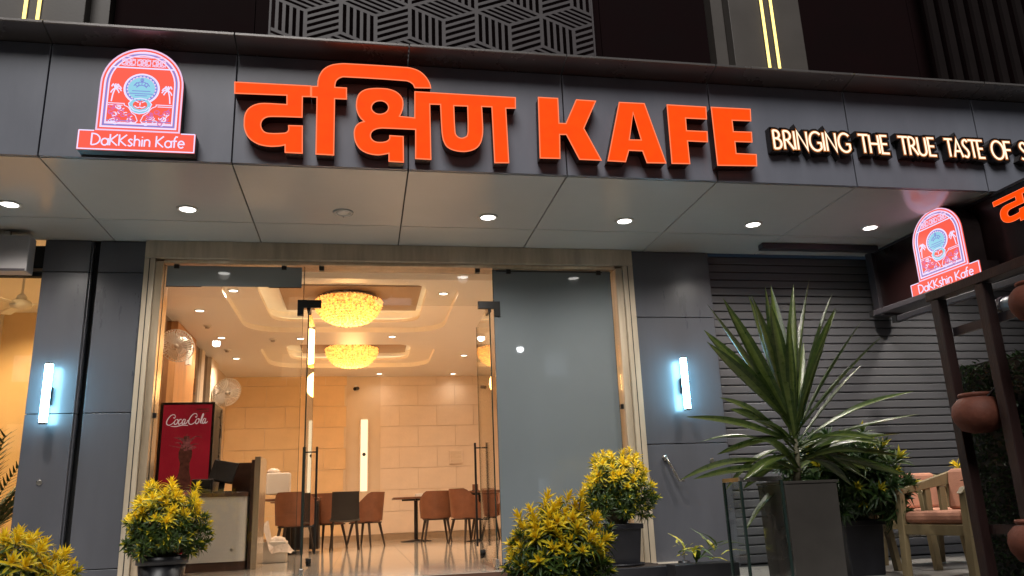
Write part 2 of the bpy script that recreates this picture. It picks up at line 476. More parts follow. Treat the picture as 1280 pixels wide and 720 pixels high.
def lamp(name, loc, energy, color, radius=0.05, spot=None, parent=None, rot=(0, 0, 0), blend=0.6):
    ld = bpy.data.lights.new(name, 'SPOT' if spot else 'POINT')
    ld.energy = energy; ld.color = color; ld.shadow_soft_size = radius
    if spot: ld.spot_size = R(spot); ld.spot_blend = blend
    o = bpy.data.objects.new(name, ld); C.objects.link(o)
    o.location = loc; o.rotation_euler = rot
    if parent: o.parent = parent
    return o

# ================================================================== GROUND
FASC_Z = 2.93
PX = [-4.88, -3.66, -2.44, -1.245, -0.022, 1.228, 2.463, 3.661, 4.881, 6.093, 7.315, 8.535, 9.755, 10.975]   # joints of the canopy panels
TZ = -0.08
mb = MB(); mb.box(-1500, 1500, -1500, 60, -1.3, -0.95); struct('street', mb, M['asphalt'])
mb = MB(); mb.box(-8, 14, -2.6, -0.7, -0.949, -0.42); lower = struct('lower_terrace', mb, M['kerb'])
mb = MB(); mb.box(-8, 14, -0.7, 1.70, -0.948, TZ - 0.02); terr = struct('terrace_floor', mb, M['grout'])
tm = MB(); tm.box(0.004, 0.596, 0.004, 0.596, 0, 0.02)
tme = mesh_of('floor_tile', tm, M['tile'])
for i in range(-3, 16):
    for j in range(4):
        piece('floor_tile', tme, terr, (i * 0.6 + 0.2, -0.7 + j * 0.6, TZ - 0.02 + rnd.uniform(0, .0015)))

# ================================================================== SHOP ROOM
H = 3.25
mb = MB(); mb.box(-0.53, 5.0, 1.68, 11.3, -0.20, -0.012); shopfloor = struct('shop_floor', mb, M['grout'])
tm = MB(); tm.box(0.0015, 0.7985, 0.0015, 0.7985, 0, 0.012)
fme = mesh_of('polished_tile', tm, M['floor'])
for i in range(7):
    for j in range(12):
        sx = 1 if -0.53 + (i + 1) * 0.8 <= 5.0 else (5.0 + 0.53 - i * 0.8) / 0.8
        piece('polished_tile', fme, shopfloor, (-0.53 + i * 0.8, 1.69 + j * 0.8, -0.012), (0, 0, 0), (sx, 1, 1))
mb = MB(); mb.box(0.25, 4.73, 1.66, 1.68, TZ, -0.003); struct('shop_step', mb, M['brown'])
mb = MB(); mb.box(-0.595, -0.53, 1.95, 11.5, -0.1, 3.6); left_wall = struct('left_room_wall', mb, M['wall'])
mb = MB(); mb.box(5.0, 5.2, 1.95, 11.5, -0.1, 3.6); right_wall = struct('right_room_wall', mb, M['wall'])
mb = MB(); mb.box(-0.53, 5.0, 11.3, 11.5, -0.1, 3.6); back_wall = struct('back_wall', mb, M['wall'])
# panels of the back wall
wm = MB(); wm.box(0.0035, 0.7665, -0.016, 0, 0.0035, 0.4165)
wme = mesh_of('wall_panel', wm, M['wtile']); wmo = mesh_of('wall_panel', wm, M['wtile_or'])
for r in range(8):
    z0 = 0.12 + r * 0.42
    hh = min(1, (H - z0) / 0.42)
    if hh < 0.05: continue
    off = 0.385 if r % 2 else 0
    for k in range(-1, 4):
        x0 = -0.53 + k * 0.77 + off; x1 = min(x0 + 0.77, 1.82); x0 = max(x0, -0.53)
        if x1 - x0 > 0.05: piece('wall_panel', wmo, back_wall, (x0, 11.2, z0), (0, 0, 0), ((x1 - x0) / 0.77, 1, hh))
    for k in range(-1, 4):
        x0 = 2.5 + k * 0.77 + off; x1 = min(x0 + 0.77, 5.0); x0 = max(x0, 2.5)
        if x1 - x0 > 0.05: piece('wall_panel', wme, back_wall, (x0, 11.298, z0), (0, 0, 0), ((x1 - x0) / 0.77, 1, hh))
mb = MB(); mb.box(-0.53, 1.815, 11.2, 11.3, 0, H); part('wall_return', mb, M['wall'], back_wall)
mb = MB(); mb.box(-0.5, 1.82, 11.165, 11.2, 0, 0.115); mb.box(1.83, 5.0, 11.26, 11.3, 0, 0.115); part('skirting', mb, M['skirt'], back_wall)
ng = thing('lit_wall_niche', 'tall narrow glowing vertical strip in the plain wall between the panelled walls', 'wall light', (2.18, 11.29, 0.95))
mb = MB(); mb.box(-0.07, 0.07, -0.012, 0.0, 0, 1.42); part('light_panel', mb, M['niche'], ng)
mb = MB(); mb.box(-0.10, -0.07, -0.035, 0, -0.02, 1.44); mb.box(0.07, 0.10, -0.035, 0, -0.02, 1.44); part('niche_frame', mb, M['wall'], ng)
mb = MB(); mb.lathe([(0.035, 0), (0.035, 0.02)], (0, -0.035, 0.72), 12, 'y'); part('door_knob', mb, M['black'], ng)
# left wall cladding: timber panel, bronze mirror strips, pilasters
cl = thing('timber_wall_feature', 'orange timber pier with dark bronze mirror strips on the left wall above the drinks fridge', 'wall panel', (-0.53, 6.2, 0))
for nm, y0, y1, d, mt in (('timber_panel', 6.25, 7.55, 0.10, 'wood'), ('mirror_strip', 5.55, 6.2, 0.02, 'mirror'), ('mirror_strip', 7.65, 8.25, 0.025, 'mirror'),
                          ('mirror_strip', 8.55, 8.95, 0.025, 'mirror'), ('pilaster', 8.27, 8.53, 0.06, 'wall'), ('pilaster', 8.97, 9.6, 0.09, 'wall'), ('timber_panel', 3.3, 5.5, 0.03, 'wood')):
    mb = MB(); mb.box(-0.53, -0.53 + d, y0, y1, 0.0, H - 0.005); part(nm, mb, M[mt], cl, world=True, bev=0.004)

# ceiling with two coved trays
def rrect(x0, x1, y0, y1, r, n=8, ccw=True):
    P = []
    for cx, cy, a0 in ((x1 - r, y1 - r, 0), (x0 + r, y1 - r, 90), (x0 + r, y0 + r, 180), (x1 - r, y0 + r, 270)):
        for k in range(n + 1):
            a = R(a0 + 90 * k / n); P.append((cx + r * math.cos(a), cy + r * math.sin(a)))
    return P
idf = lambda u, v, w: (u, v, w)
TR = [(0.41, 3.37, 4.1, 7.0), (0.43, 3.38, 7.95, 10.15)]
ceil_polys = [[(-0.53, 1.9), (5.0, 1.9), (5.0, 11.3), (-0.53, 11.3)]] + [rrect(a, b, c, d, 0.55) for a, b, c, d in TR]
ceiling = flat(ceil_polys, idf, H, H + 0.08, 'ceiling', M['ceil'], None); ceiling['kind'] = 'structure'
for a, b, c, d in TR:
    o1 = rrect(a, b, c, d, 0.55); i1 = rrect(a + 0.40, b - 0.40, c + 0.36, d - 0.36, 0.35)
    flat([rrect(a - 0.05, b + 0.05, c - 0.05, d + 0.05, 0.6), i1], idf, H + 0.08, H + 0.13, 'tray_ring', M['ceil'], ceiling)
    o2 = rrect(a + 0.30, b - 0.30, c + 0.26, d - 0.26, 0.45)
    flat([rrect(a - 0.05, b + 0.05, c - 0.05, d + 0.05, 0.6), rrect(a + 0.28, b - 0.28, c + 0.24, d - 0.24, 0.45)], idf, H + 0.13, H + 0.26, 'tray_side', M['ceil'], ceiling)
    # light rope lying on the inner lip of the ring
    mb = MB(); ribbon(mb, rrect(a + 0.325, b - 0.325, c + 0.285, d - 0.285, 0.42), 0.03, idf, H + 0.131, H + 0.150, closed=True)
    part('cove_light_strip', mb, M['cove'], ceiling)
    mb = MB(); mb.box(a - 0.05, b + 0.05, c - 0.05, d + 0.05, H + 0.26, H + 0.30); part('tray_top', mb, M['ceil'], ceiling)
    ym = (c + d) / 2 + 0.25
    mb = MB(); mb.box(1.02, 2.93, ym - 0.62, ym + 0.72, H + 0.235, H + 0.26); part('tan_inlay', mb, M['ceil_tan'], ceiling, bev=0.006)

# recessed ceiling downlights of the room
def make_downlight(name, label, group, lens, r=0.055):
    t = thing(name, label, 'ceiling light', (0, 0, 0), group=group)
    mb = MB(); mb.lathe([(r * 1.0, -0.001), (r * 1.35, -0.001), (r * 1.3, -0.009), (r * 1.02, -0.010), (r, -0.001)], seg=20)
    part('trim_ring', mb, M['trim_white'], t, smooth=True)
    mb = MB(); mb.lathe([(0.0005, -0.005), (r, -0.005)], seg=20); mb.lathe([(0.0005, -0.004), (r, -0.004)], seg=20); part('lens', mb, lens, t)
    return t
spots = [
 (-0.03, 5.62, 'round downlight over the left side of the shop, nearest the wall fan'),
 (-0.03, 7.38, 'round downlight over the left side of the shop, second from the glass'),
 (-0.06, 9.14, 'round downlight over the left side of the shop, farthest from the glass'),
 (0.51, 4.87, 'round downlight on the left border of the near ceiling tray'),
 (2.66, 3.84, 'round downlight just inside the glass transom, above the near chandelier'),
 (3.20, 4.92, 'round downlight on the right border of the near ceiling tray'),
 (1.16, 7.45, 'round downlight between the two trays, left of the far chandelier'),
 (2.60, 7.30, 'round downlight between the two ceiling trays, right of the far chandelier'),
 (3.96, 8.94, 'round downlight to the right of the far ceiling tray'),
 (2.47, 10.9, 'round downlight close to the back wall, above the glowing strip'),
 (3.98, 10.97, 'round downlight close to the back wall, above the brown chairs'),
 (4.35, 6.9, 'round downlight near the right wall, halfway down the shop')]
proto = None
for x, y, lb in spots:
    if proto is None: proto = make_downlight('room_downlight', lb, 'recessed downlights in the shop ceiling', M['dl_warm']); o = proto
    else: o = copy_tree(proto)
    o['label'] = lb; o.location = (x, y, H + 0.08 if 'border' in lb else H)
    for ch in list(o.children):
        if ch.type == 'LIGHT': bpy.data.objects.remove(ch)
    lamp('downlight_bulb', (0, 0, -0.03), 108 if y < 10 else 8, (1.0, 0.79, 0.60), 0.05, 165, o, blend=1.0)
# sprinklers and detectors
proto = None
for x, y, lb in ((-0.09, 6.54, 'small white smoke detector on the ceiling above the fridge'), (-0.09, 8.34, 'small white smoke detector on the ceiling, nearer the back wall'), (0.73, 7.5, 'small ceiling sprinkler between the two trays'), (3.9, 5.75, 'small dark sprinkler on the ceiling right of the near tray')):
    if proto is None:
        proto = thing('smoke_detector', lb, 'smoke detector')
        mb = MB(); mb.lathe([(0.06, 0), (0.06, -0.012), (0.045, -0.02)], seg=16); part('base_plate', mb, M['white'], proto)
        mb = MB(); mb.lathe([(0.035, -0.02), (0.03, -0.045), (0.002, -0.05)], seg=16); part('sensor', mb, M['steel'], proto)
        o = proto
    else: o = copy_tree(proto)
    o['label'] = lb; o['group'] = 'detectors and sprinklers on the shop ceiling'; o.location = (x, y, H)

# chandeliers: bowls of amber crystals
def chandelier(x, y, label):
    t = thing('crystal_chandelier', label, 'chandelier', (x, y, 3.485), group='amber crystal chandeliers')
    mb = MB(); mb.lathe([(0.36, 0), (0.38, -0.02), (0.40, -0.045), (0.36, -0.05)], seg=32); part('ceiling_plate', mb, M['steel'], t, smooth=True)
    drops = [MB(), MB()]
    rr = random.Random(int(x * 10 + y))
    rows = 13
    for i in range(rows):
        th = (i + 0.5) / rows * math.pi / 2
        rad = 0.46 * math.cos(th) ** 0.75; z = -0.07 - 0.33 * math.sin(th)
        n = max(4, int(2 * math.pi * rad / 0.052))
        for k in range(n):
            a = 2 * math.pi * (k + 0.5 * (i % 2)) / n + rr.uniform(-.03, .03)
            p = Vector((rad * math.cos(a), rad * math.sin(a), z)) * 1.0
            s = 0.027 + rr.uniform(-.007, .010)
            nrm = Vector((math.cos(a) * math.cos(th), math.sin(a) * math.cos(th), -math.sin(th)))
            u = Vector((-math.sin(a), math.cos(a), 0)); w = nrm.cross(u)
            drops[rr.random() < .5].add([p + nrm * s * .8, p + u * s, p + w * s, p - u * s, p - w * s, p - nrm * s * .3],
                      [(0, 1, 2), (0, 2, 3), (0, 3, 4), (0, 4, 1), (5, 2, 1), (5, 3, 2), (5, 4, 3), (5, 1, 4)])
    full = drops[0]; full.add(drops[1].v, drops[1].f)
    part('crystal_bowl', full, M['crystal'], t, kind='stuff')
    mb = MB(); mb.lathe([(0.42 * abs(math.cos(R(a))) ** .75 + .001, -0.06 - 0.30 * math.sin(R(a))) for a in range(0, 91, 9)], seg=32); part('glow_bowl', mb, M['crystal'], t, smooth=True)  # inner glowing bowl added to fill dark gaps between the crystals
    mb = MB()
    for i in range(28):
        a = 2 * math.pi * i / 28
        mb.tube([(0.40 * math.cos(a), 0.40 * math.sin(a), -0.05), (0.44 * math.cos(a), 0.44 * math.sin(a), -0.10)], 0.006, 5)
    mb.lathe([(0.43, -0.075), (0.452, -0.08), (0.452, -0.095), (0.43, -0.10), (0.43, -0.075)], seg=32)
    part('rim_band', mb, M['bronze'], t)
    for k in range(5):
        a = 2 * math.pi * k / 5 + 0.5
        b = MB(); b.lathe([(0.003, -0.05), (0.03, -0.09), (0.036, -0.13), (0.02, -0.17), (0.002, -0.18)], (0.22 * math.cos(a), 0.22 * math.sin(a), 0), 10)
        part('bulb', b, M['led'], t, smooth=True)
    lamp('chandelier_light', (0, 0, -0.72), 36, (1.0, 0.52, 0.18), 0.25, parent=t)
    lamp('chandelier_uplight', (0, 0, -0.045), 16, (1.0, 0.55, 0.2), 0.1, parent=t)  # added so that the ceiling above the bowl shines
    return t
chandelier(1.935, 5.7, 'nearer and larger looking amber crystal bowl chandelier in the first ceiling tray')
chandelier(1.94, 9.15, 'farther amber crystal bowl chandelier in the second ceiling tray')

# wall switches and camera
t = thing('switch_plate', 'faint square wall plate on the panelled back wall above the brown chairs', 'switch', (4.04, 11.262, 1.57))
mb = MB(); mb.box(-0.14, 0.14, -0.015, 0, -0.14, 0.14); part('plate', mb, M['wtile'], t, bev=0.004)
for k in range(3):
    mb = MB(); mb.box(-0.11, 0.11, -0.024, -0.015, -0.11 + k * 0.08, -0.05 + k * 0.08); part('rocker', mb, M['wall'], t)
t = thing('security_camera', 'small dark security camera at the top of the wall by the far chandelier', 'camera', (2.0, 11.26, 3.05))
mb = MB(); mb.box(-0.03, 0.03, -0.02, 0.03, -0.03, 0.03); mb.bar((0, -0.02, 0), (0.0, -0.1, -0.03), 0.02); part('bracket', mb, M['white'], t)
mb = MB(); mb.tube([(0.04, -0.06, -0.05), (-0.02, -0.19, -0.08)], 0.035, 12); part('camera_body', mb, M['black'], t)

# wall fans
def wall_fan(loc, facing, label, r=0.24):
    t = thing('wall_fan', label, 'fan', loc, facing, 'wall mounted fans in the shop')
    # local: fan blows along +x, tilted down
    ti = Matrix.Rotation(R(28), 4, 'Y')
    def q(m_):
        m_.v = [tuple(ti @ Vector(p)) for p in m_.v]; return m_
    mb = MB(); mb.bar((-0.42, 0, -0.18), (-0.42, 0, 0.1), 0.09, 0.05); mb.tube([(-0.40, 0, 0.0), (-0.25, 0, 0.03), (-0.16, 0, 0.08)], 0.018, 8); part('bracket', mb, M['white'], t)
    mb = q(MB().lathe([(0.003, -0.22), (0.06, -0.21), (0.075, -0.16), (0.07, -0.07), (0.04, -0.05)], seg=16, axis='x')); part('motor', mb, M['white'], t, smooth=True)
    mb = MB(); mb.lathe([(0.03, -0.01), (0.03, 0.02), (0.004, 0.03)], seg=14, axis='x'); part('hub', q(mb), M['white'], t, smooth=True)
    for k in range(3):
        a0 = 2 * math.pi * k / 3; g = []
        for i in range(4):
            rad = 0.03 + (r - 0.06) * i / 3; row = []
            for j in range(4):
                a = a0 + (j / 3 - 0.5) * (1.1 if i else 0.6) * (0.7 + .3 * math.sin(i)); row.append((0.02 * (j / 3 - .5) * 2, rad * math.cos(a), rad * math.sin(a)))
            g.append(row)
        mb = MB(); mb.sheet(g); part('blade', q(mb), M['white'], t, smooth=True)
    mb = MB()
    for s_ in (-1, 1):
        for k in range(36):
            a = 2 * math.pi * k / 36
            mb.tube([(s_ * 0.055, 0.05 * math.cos(a), 0.05 * math.sin(a)), (s_ * 0.05, 0.7 * r * math.cos(a), 0.7 * r * math.sin(a)), (0, r * math.cos(a), r * math.sin(a))], 0.0045, 4, caps=False)
    for rr_, xx in ((r, 0), (0.7 * r, 0.05), (0.4 * r, 0.055), (0.7 * r, -0.05)):
        pts = [(xx, rr_ * math.cos(2 * math.pi * k / 32), rr_ * math.sin(2 * math.pi * k / 32)) for k in range(33)]
        mb.tube(pts, 0.006 if rr_ == r else 0.003, 5, caps=False)
    part('wire_cage', q(mb), M['white'], t)
    return t
wall_fan((-0.14, 8.8, 2.60), R(-55), 'white wall fan above the right edge of the drinks fridge, tilted towards the room', 0.25)
wall_fan((-0.24, 5.4, 2.72), R(-100), 'wall fan in front of the orange timber pier, near the clear glass top', 0.22)

# drinks fridge
t = thing('drinks_fridge', 'tall red soft drink fridge with white script lettering behind the counter', 'fridge', (-0.17, 4.5, 0.0))
mb = MB(); mb.box(0, 0.60, 0.03, 0.62, 0.0, 1.85); part('cabinet', mb, M['blackplastic'], t, bev=0.01)
mb = MB(); mb.box(-0.003, 0.603, 0.0, 0.03, 0.12, 1.86); part('door', mb, M['black'], t, bev=0.006)
mb = MB(); mb.box(0.035, 0.575, -0.006, 0.0, 0.15, 1.83); fd = part('lit_front_panel', mb, M['fridge_red'], t)
mb = MB(); mb.bar((0.63, 0.30, 0.95), (0.63, 0.30, 1.80), 0.018); mb.box(0.603, 0.635, 0.29, 0.31, 1.70, 1.72); mb.box(0.603, 0.635, 0.29, 0.31, 1.0, 1.02); part('side_rail', mb, M['steel'], t)
fr = lambda u, v, w: (u, -0.006 - w, v)
script = [  # pen paths of the cursive brand word, unit height about 1
 [(0.95,.78),(.8,1.0),(.45,.98),(.15,.65),(.02,.3),(.12,.02),(.42,-.05),(.75,.12),(.9,.3)], [(.95,.78),(.85,.66),(.72,.72)],
 [(1.25,.52),(1.02,.45),(.92,.2),(1.02,0),(1.22,.06),(1.34,.3),(1.25,.52),(1.38,.42)],
 [(1.72,.42),(1.66,.52),(1.5,.46),(1.4,.22),(1.5,0),(1.7,.08),(1.84,.25)],
 [(2.16,.48),(1.98,.5),(1.86,.28),(1.9,.02),(2.06,.06),(2.2,.5)],[(2.2,.5),(2.14,.08),(2.3,.05),(2.5,.3)],
 [(2.38,.34),(2.62,.36)],
 [(3.5,.8),(3.35,1.05),(3.0,1.0),(2.72,.68),(2.6,.32),(2.7,.02),(3.0,-.05),(3.28,.1),(3.42,.28)], [(3.5,.8),(3.4,.68),(3.28,.74)],
 [(3.72,.52),(3.5,.45),(3.42,.2),(3.52,0),(3.7,.06),(3.82,.3),(3.72,.52),(3.9,.42)],
 [(3.95,.1),(4.02,.5),(4.14,.98),(4.22,.9),(4.1,.4),(4.05,.05),(4.2,.05)],
 [(4.55,.48),(4.38,.5),(4.26,.28),(4.3,.02),(4.46,.06),(4.6,.5)],[(4.6,.5),(4.54,.08),(4.7,.05),(4.85,.2)],
 [(.55,-.16),(1.2,-.22),(1.9,-.1),(2.6,-.16)]]
mb = MB()
for P in script:
    Q = smooth_line(P, 5)
    W = [0.009 * (0.55 + 0.65 * abs(math.sin(i / len(Q) * math.pi))) for i in range(len(Q))]
    ribbon(mb, [(0.075 + (x + .12 * y) * 0.094, 1.60 + y * 0.112 + x * .002) for x, y in Q], W, fr, 0.001, 0.003)
part('script_lettering', mb, M['fridge_text'], fd)
bot = [(x_ - .01, y_ * .86 + .45) for x_, y_ in [(0.29,1.18),(0.35,1.18),(0.352,1.10),(0.372,1.04),(0.395,0.97),(0.392,0.90),(0.372,0.82),(0.378,0.70),(0.396,0.62),(0.392,0.44),(0.248,0.44),(0.244,0.62),(0.262,0.70),(0.268,0.82),(0.248,0.90),(0.245,0.97),(0.268,1.04),(0.288,1.10)]]
flat([bot], fr, 0.001, 0.003, 'bottle_print', M['fridge_bottle'], fd)
mb = MB(); rr = random.Random(3)
for k in range(26):
    a = rr.uniform(0.1, 3.04); L = rr.uniform(0.06, 0.17); w = rr.uniform(.008, .022)
    p0 = (0.31 + rr.uniform(-.05, .05), 1.36 + rr.uniform(-.06, .06)); p1 = (p0[0] + L * math.cos(a), p0[1] + L * .8 * math.sin(a))
    mid = ((p0[0] + p1[0]) / 2 + rr.uniform(-.03, .03), (p0[1] + p1[1]) / 2 + rr.uniform(-.03, .03))
    Q = smooth_line([p0, mid, p1], 4)
    ribbon(mb, Q, [w * (1 - i / len(Q)) + .002 for i in range(len(Q))], fr, 0.0032, 0.0045)
part('splash_print', mb, M['fridge_ice'], fd)
mb = MB(); ribbon(mb, [(0.40, 1.775), (0.54, 1.775)], 0.012, fr, 0.001, 0.003); ribbon(mb, [(0.43, 1.75), (0.54, 1.75)], 0.008, fr, 0.001, 0.003); part('small_caption', mb, M['fridge_bottle'], fd)

# counter with divider and till screen
t = thing('cash_counter', 'white fronted cash counter with dark top and tall brown divider inside the glass', 'counter', (0.35, 3.7, 0.0))
mb = MB()
pf = [(0.0, 0.0)] + [(0.52 + 0.08 * math.sin(R(a)), 0.08 - 0.08 * math.cos(R(a))) for a in range(0, 91, 15)] + [(0.60, 0.55), (0.0, 0.55)]
mb.slab(pf, idf, 0.09, 0.745); part('front_panel', mb, M['counter'], t, smooth=False)
mb = MB(); mb.slab([(x * 1.01, y + .03) for x, y in pf], idf, 0.0, 0.09); part('plinth', mb, M['brown'], t)
mb = MB(); mb.slab([(x * 1.03 - .01, y * 1.03 - .025) for x, y in pf], idf, 0.745, 0.79); part('counter_top', mb, M['brown'], t, bev=0.004)
mb = MB(); mb.box(0.36, 0.66, 0.56, 0.60, 0, 1.13); mb.box(0.62, 0.655, 0.10, 0.56, 0, 1.13); part('divider', mb, M['brown'], t, bev=0.003)
mb = MB(); mb.box(0.658, 0.72, 0.06, 0.62, 0, 1.16); part('light_edge_board', mb, M['jamb_inner'], t, bev=0.004)
mb = MB(); mb.lathe([(0.014, 0), (0.014, 0.01)], (0.47, -0.012, 0.21), 10, 'y'); part('socket_cap', mb, M['steel'], t)
t = thing('till_screen', 'black till monitor with its screen turned away on the cash counter', 'monitor', (0.62, 3.93, 0.79))
def rot_mb(m_, mt): m_.v = [tuple(mt @ Vector(p)) for p in m_.v]; return m_
mt_ = Matrix.Translation((0.03, 0, 0.22)) @ Matrix.Rotation(R(-22), 4, 'X') @ Matrix.Rotation(R(12), 4, 'Y')
mb = MB(); mb.box(-0.12, 0.14, -0.02, 0.02, -0.11, 0.13); part('screen', rot_mb(mb, mt_), M['blackplastic'], t, bev=0.008)
mb = MB(); mb.bar((0.02, 0.02, 0.0), (0.04, 0.03, 0.2), 0.06, 0.03); mb.box(-0.10, 0.14, -0.06, 0.12, 0, 0.02); part('stand', mb, M['black'], t, bev=0.004)
t = thing('receipt_printer', 'squat black till printer left of the tilted monitor on the counter', 'printer', (0.42, 3.85, 0.79))
mb = MB(); mb.box(-0.06, 0.16, -0.06, 0.14, 0, 0.15); part('body', mb, M['blackplastic'], t, bev=0.012)
mb = MB(); mb.box(-0.04, 0.14, -0.075, -0.06, 0.05, 0.10); part('paper_slot', mb, M['black'], t)

# dining tables
def table(x, y, w, d, z, label, shape='round_base', top='tabletop'):
    t = thing('dining_table', label, 'table', (x, y, 0), group='cafe tables inside the shop')
    mb = MB(); mb.box(-w / 2, w / 2, -d / 2, d / 2, z - 0.035, z); part('tabletop', mb, M[top], t, bev=0.006)
    mb = MB(); mb.tube([(0, 0, 0.02), (0, 0, z - 0.035)], 0.035, 12); part('pedestal', mb, M['black'], t)
    mb = MB(); mb.lathe([(0.28, 0), (0.28, 0.008), (0.05, 0.035)], seg=24); part('base', mb, M['black'], t, smooth=True)
    mb = MB(); mb.bar((-w * .3, 0, z - .05), (w * .3, 0, z - .05), 0.04, 0.03); mb.bar((0, -d * .3, z - .05), (0, d * .3, z - .05), 0.04, 0.03); part('top_brace', mb, M['black'], t)
    return t
table(1.16, 7.2, 0.75, 0.75, 0.775, 'brown topped table behind the cash counter, left of the black chair')
table(1.05, 9.0, 0.75, 0.75, 0.775, 'brown topped table farther back behind the cash counter')
table(3.12, 9.75, 0.85, 0.75, 0.775, 'brown topped round based table reaching left of the brown tub chair by the back wall')
table(4.15, 8.6, 0.85, 0.75, 0.82, 'dark topped table behind the side-on brown tub chair')
t = thing('dark_side_cabinet', 'dark low cabinet standing under the table behind the cash counter', 'cabinet', (1.28, 7.8, 0))
mb = MB(); mb.box(-0.28, 0.22, 0, 0.4, 0.02, 0.74); part('body', mb, M['legdark'], t, bev=0.006)
for k in range(6):
    mb = MB(); mb.box(-0.27 + k * .08, -0.20 + k * .08, -0.012, 0, 0.05, 0.70); part('door_slat', mb, M['black'], t)
t = thing('white_carton', 'white carton with rounded lid on the table right of the counter divider', 'box', (0.93, 6.95, 0.775))
mb = MB(); mb.box(-0.14, 0.19, -0.12, 0.14, 0.06, 0.36); part('carton', mb, M['white'], t, bev=0.015)
mb = MB(); mb.lathe([(0.10, 0.36), (0.09, 0.40), (0.04, 0.43), (0.002, 0.435)], seg=16, c=(-0.05, 0, 0)); part('lid', mb, M['plasticwrap'], t, smooth=True)
mb = MB(); mb.tube([(0.14, -0.08, 0.0), (0.14, -0.08, 0.07)], 0.035, 12); part('glass_foot', mb, M['glass_edge'], t)
t = thing('wrapped_parcel', 'crumpled plastic wrapped parcel on the floor right of the cash counter', 'parcel', (1.14, 4.9, 0.0))
mb = MB(); mb.box(-0.14, 0.14, -0.12, 0.12, 0.0, 0.24); part('carton', mb, M['white'], t, bev=0.01)
g = []; rr = random.Random(5)
for i in range(9):
    row = []
    for j in range(9):
        u = i / 8 - .5; v = j / 8 - .5
        row.append((u * .42 + rr.uniform(-.015, .015), v * .34 + rr.uniform(-.015, .015), 0.30 - 0.45 * (max(abs(u), abs(v)) ** 2) * 1.6 + (0.22 if u < -.2 else 0) + rr.uniform(-.02, .02)))
    g.append(row)
mb = MB(); mb.sheet(g); part('plastic_sheet', mb, M['plasticwrap'], t)

# chairs
def tub_chair(x, y, rz, label):
    """upholstered shell chair; local front is +y"""
    t = thing('tub_chair', label, 'chair', (x, y, 0), rz, 'brown tub chairs inside the shop')
    g_in = []; g_out = []
    N = 20
    for i in range(6):
        f = i / 5; ri = []; ro = []
        for j in range(N + 1):
            a = R(-200 + 220 * j / N)     # from +x front round the back to -x front
            s = 0.5 - 0.5 * math.cos(2 * math.pi * j / N)
            top = 0.60 + 0.25 * min(1, s * 1.7) ** .7
            z = 0.40 + (top - 0.40) * f
            rx_ = 0.27 + 0.02 * f; ry_ = 0.26 + 0.05 * f * s
            ro.append((rx_ * math.cos(a), ry_ * math.sin(a) , z))
            ri.append(((rx_ - .045) * math.cos(a), (ry_ - .045) * math.sin(a), z))
        g_out.append(ro); g_in.append(ri)
    mb = MB(); mb.sheet(g_out); mb.sheet(g_in)
    mb.sheet([g_out[-1], g_in[-1]]); mb.sheet([[r[0] for r in g_out], [r[0] for r in g_in]]); mb.sheet([[r[-1] for r in g_out], [r[-1] for r in g_in]])
    part('backrest', mb, M['leather'], t, smooth=True)
    mb = MB(); mb.lathe([(0.23, 0.38), (0.25, 0.40), (0.25, 0.44), (0.23, 0.47), (0.001, 0.475)], seg=24, sy=1.0, c=(0, 0.02, 0)); part('seat', mb, M['leather'], t, smooth=True)
    mb = MB(); mb.box(-.2, .2, -.18, .2, 0.365, 0.385); part('seat_frame', mb, M['legdark'], t)
    for sx in (-1, 1):
        for sy in (-1, 1):
            mb = MB(); mb.tube([(sx * .17, sy * .15, 0.375), (sx * .23, sy * .22, 0.0)], [0.024, 0.014], 8); part('leg', mb, M['legdark'], t)
    return t
tub_chair(3.42, 9.0, R(4), 'brown tub chair with its back to the street, beside the round based table')
tub_chair(3.83, 7.9, R(-62), 'side-on brown tub chair just left of the right door handle')
tub_chair(4.32, 9.3, R(165), 'brown tub chair at the far side of the dark topped table, facing the street')
tub_chair(4.62, 6.9, R(70), 'brown tub chair half hidden at the edge of the frosted panel')
tub_chair(1.22, 6.75, R(-8), 'brown tub chair just right of the counter divider, behind the left door')
tub_chair(1.62, 8.1, R(-30), 'brown tub chair left of and behind the black chair')
tub_chair(2.22, 8.3, R(60), 'brown tub chair showing to the right of the black chair')
def shell_chair(x, y, rz, label):
    t = thing('shell_chair', label, 'chair', (x, y, 0), rz)
    g = []
    prof = [(0.22, 0.44), (0.10, 0.43), (-0.10, 0.42), (-0.19, 0.45), (-0.225, 0.56), (-0.245, 0.70), (-0.265, 0.845)]
    mb = MB(); top = []; bt = []
    for i, (y_, z_) in enumerate(prof):
        w = 0.22 if i < 3 else 0.215 - .003 * i
        r1 = []; r2 = []
        for j in range(9):
            u = j / 8 * 2 - 1; cv = 0.02 * u * u
            r1.append((u * w, y_ + cv * (i > 3), z_ + (cv if i <= 3 else 0))); r2.append((u * w, y_ + cv * (i > 3) - (0.018 if i > 2 else 0), z_ + (cv if i <= 3 else 0) - (0.018 if i <= 3 else 0)))
        top.append(r1); bt.append(r2)
    s_, b_ = MB(), MB()
    for G_, rng in ((s_, range(0, 4)), (b_, range(3, 7))):
        A_ = [top[i] for i in rng]; B_ = [bt[i] for i in rng]
        G_.sheet(A_); G_.sheet(B_); G_.sheet([A_[0], B_[0]]); G_.sheet([A_[-1], B_[-1]])
        G_.sheet([[r[0] for r in A_], [r[0] for r in B_]]); G_.sheet([[r[-1] for r in A_], [r[-1] for r in B_]])
    part('seat', s_, M['blackplastic'], t, smooth=True); part('backrest', b_, M['blackplastic'], t, smooth=True)
    for sx in (-1, 1):
        for sy in (-1, 1):
            mb = MB(); mb.tube([(sx * .17, sy * .16, 0.42), (sx * .21, sy * .21, 0.0)], [0.016, 0.010], 8); part('leg', mb, M['legdark'], t)
    return t
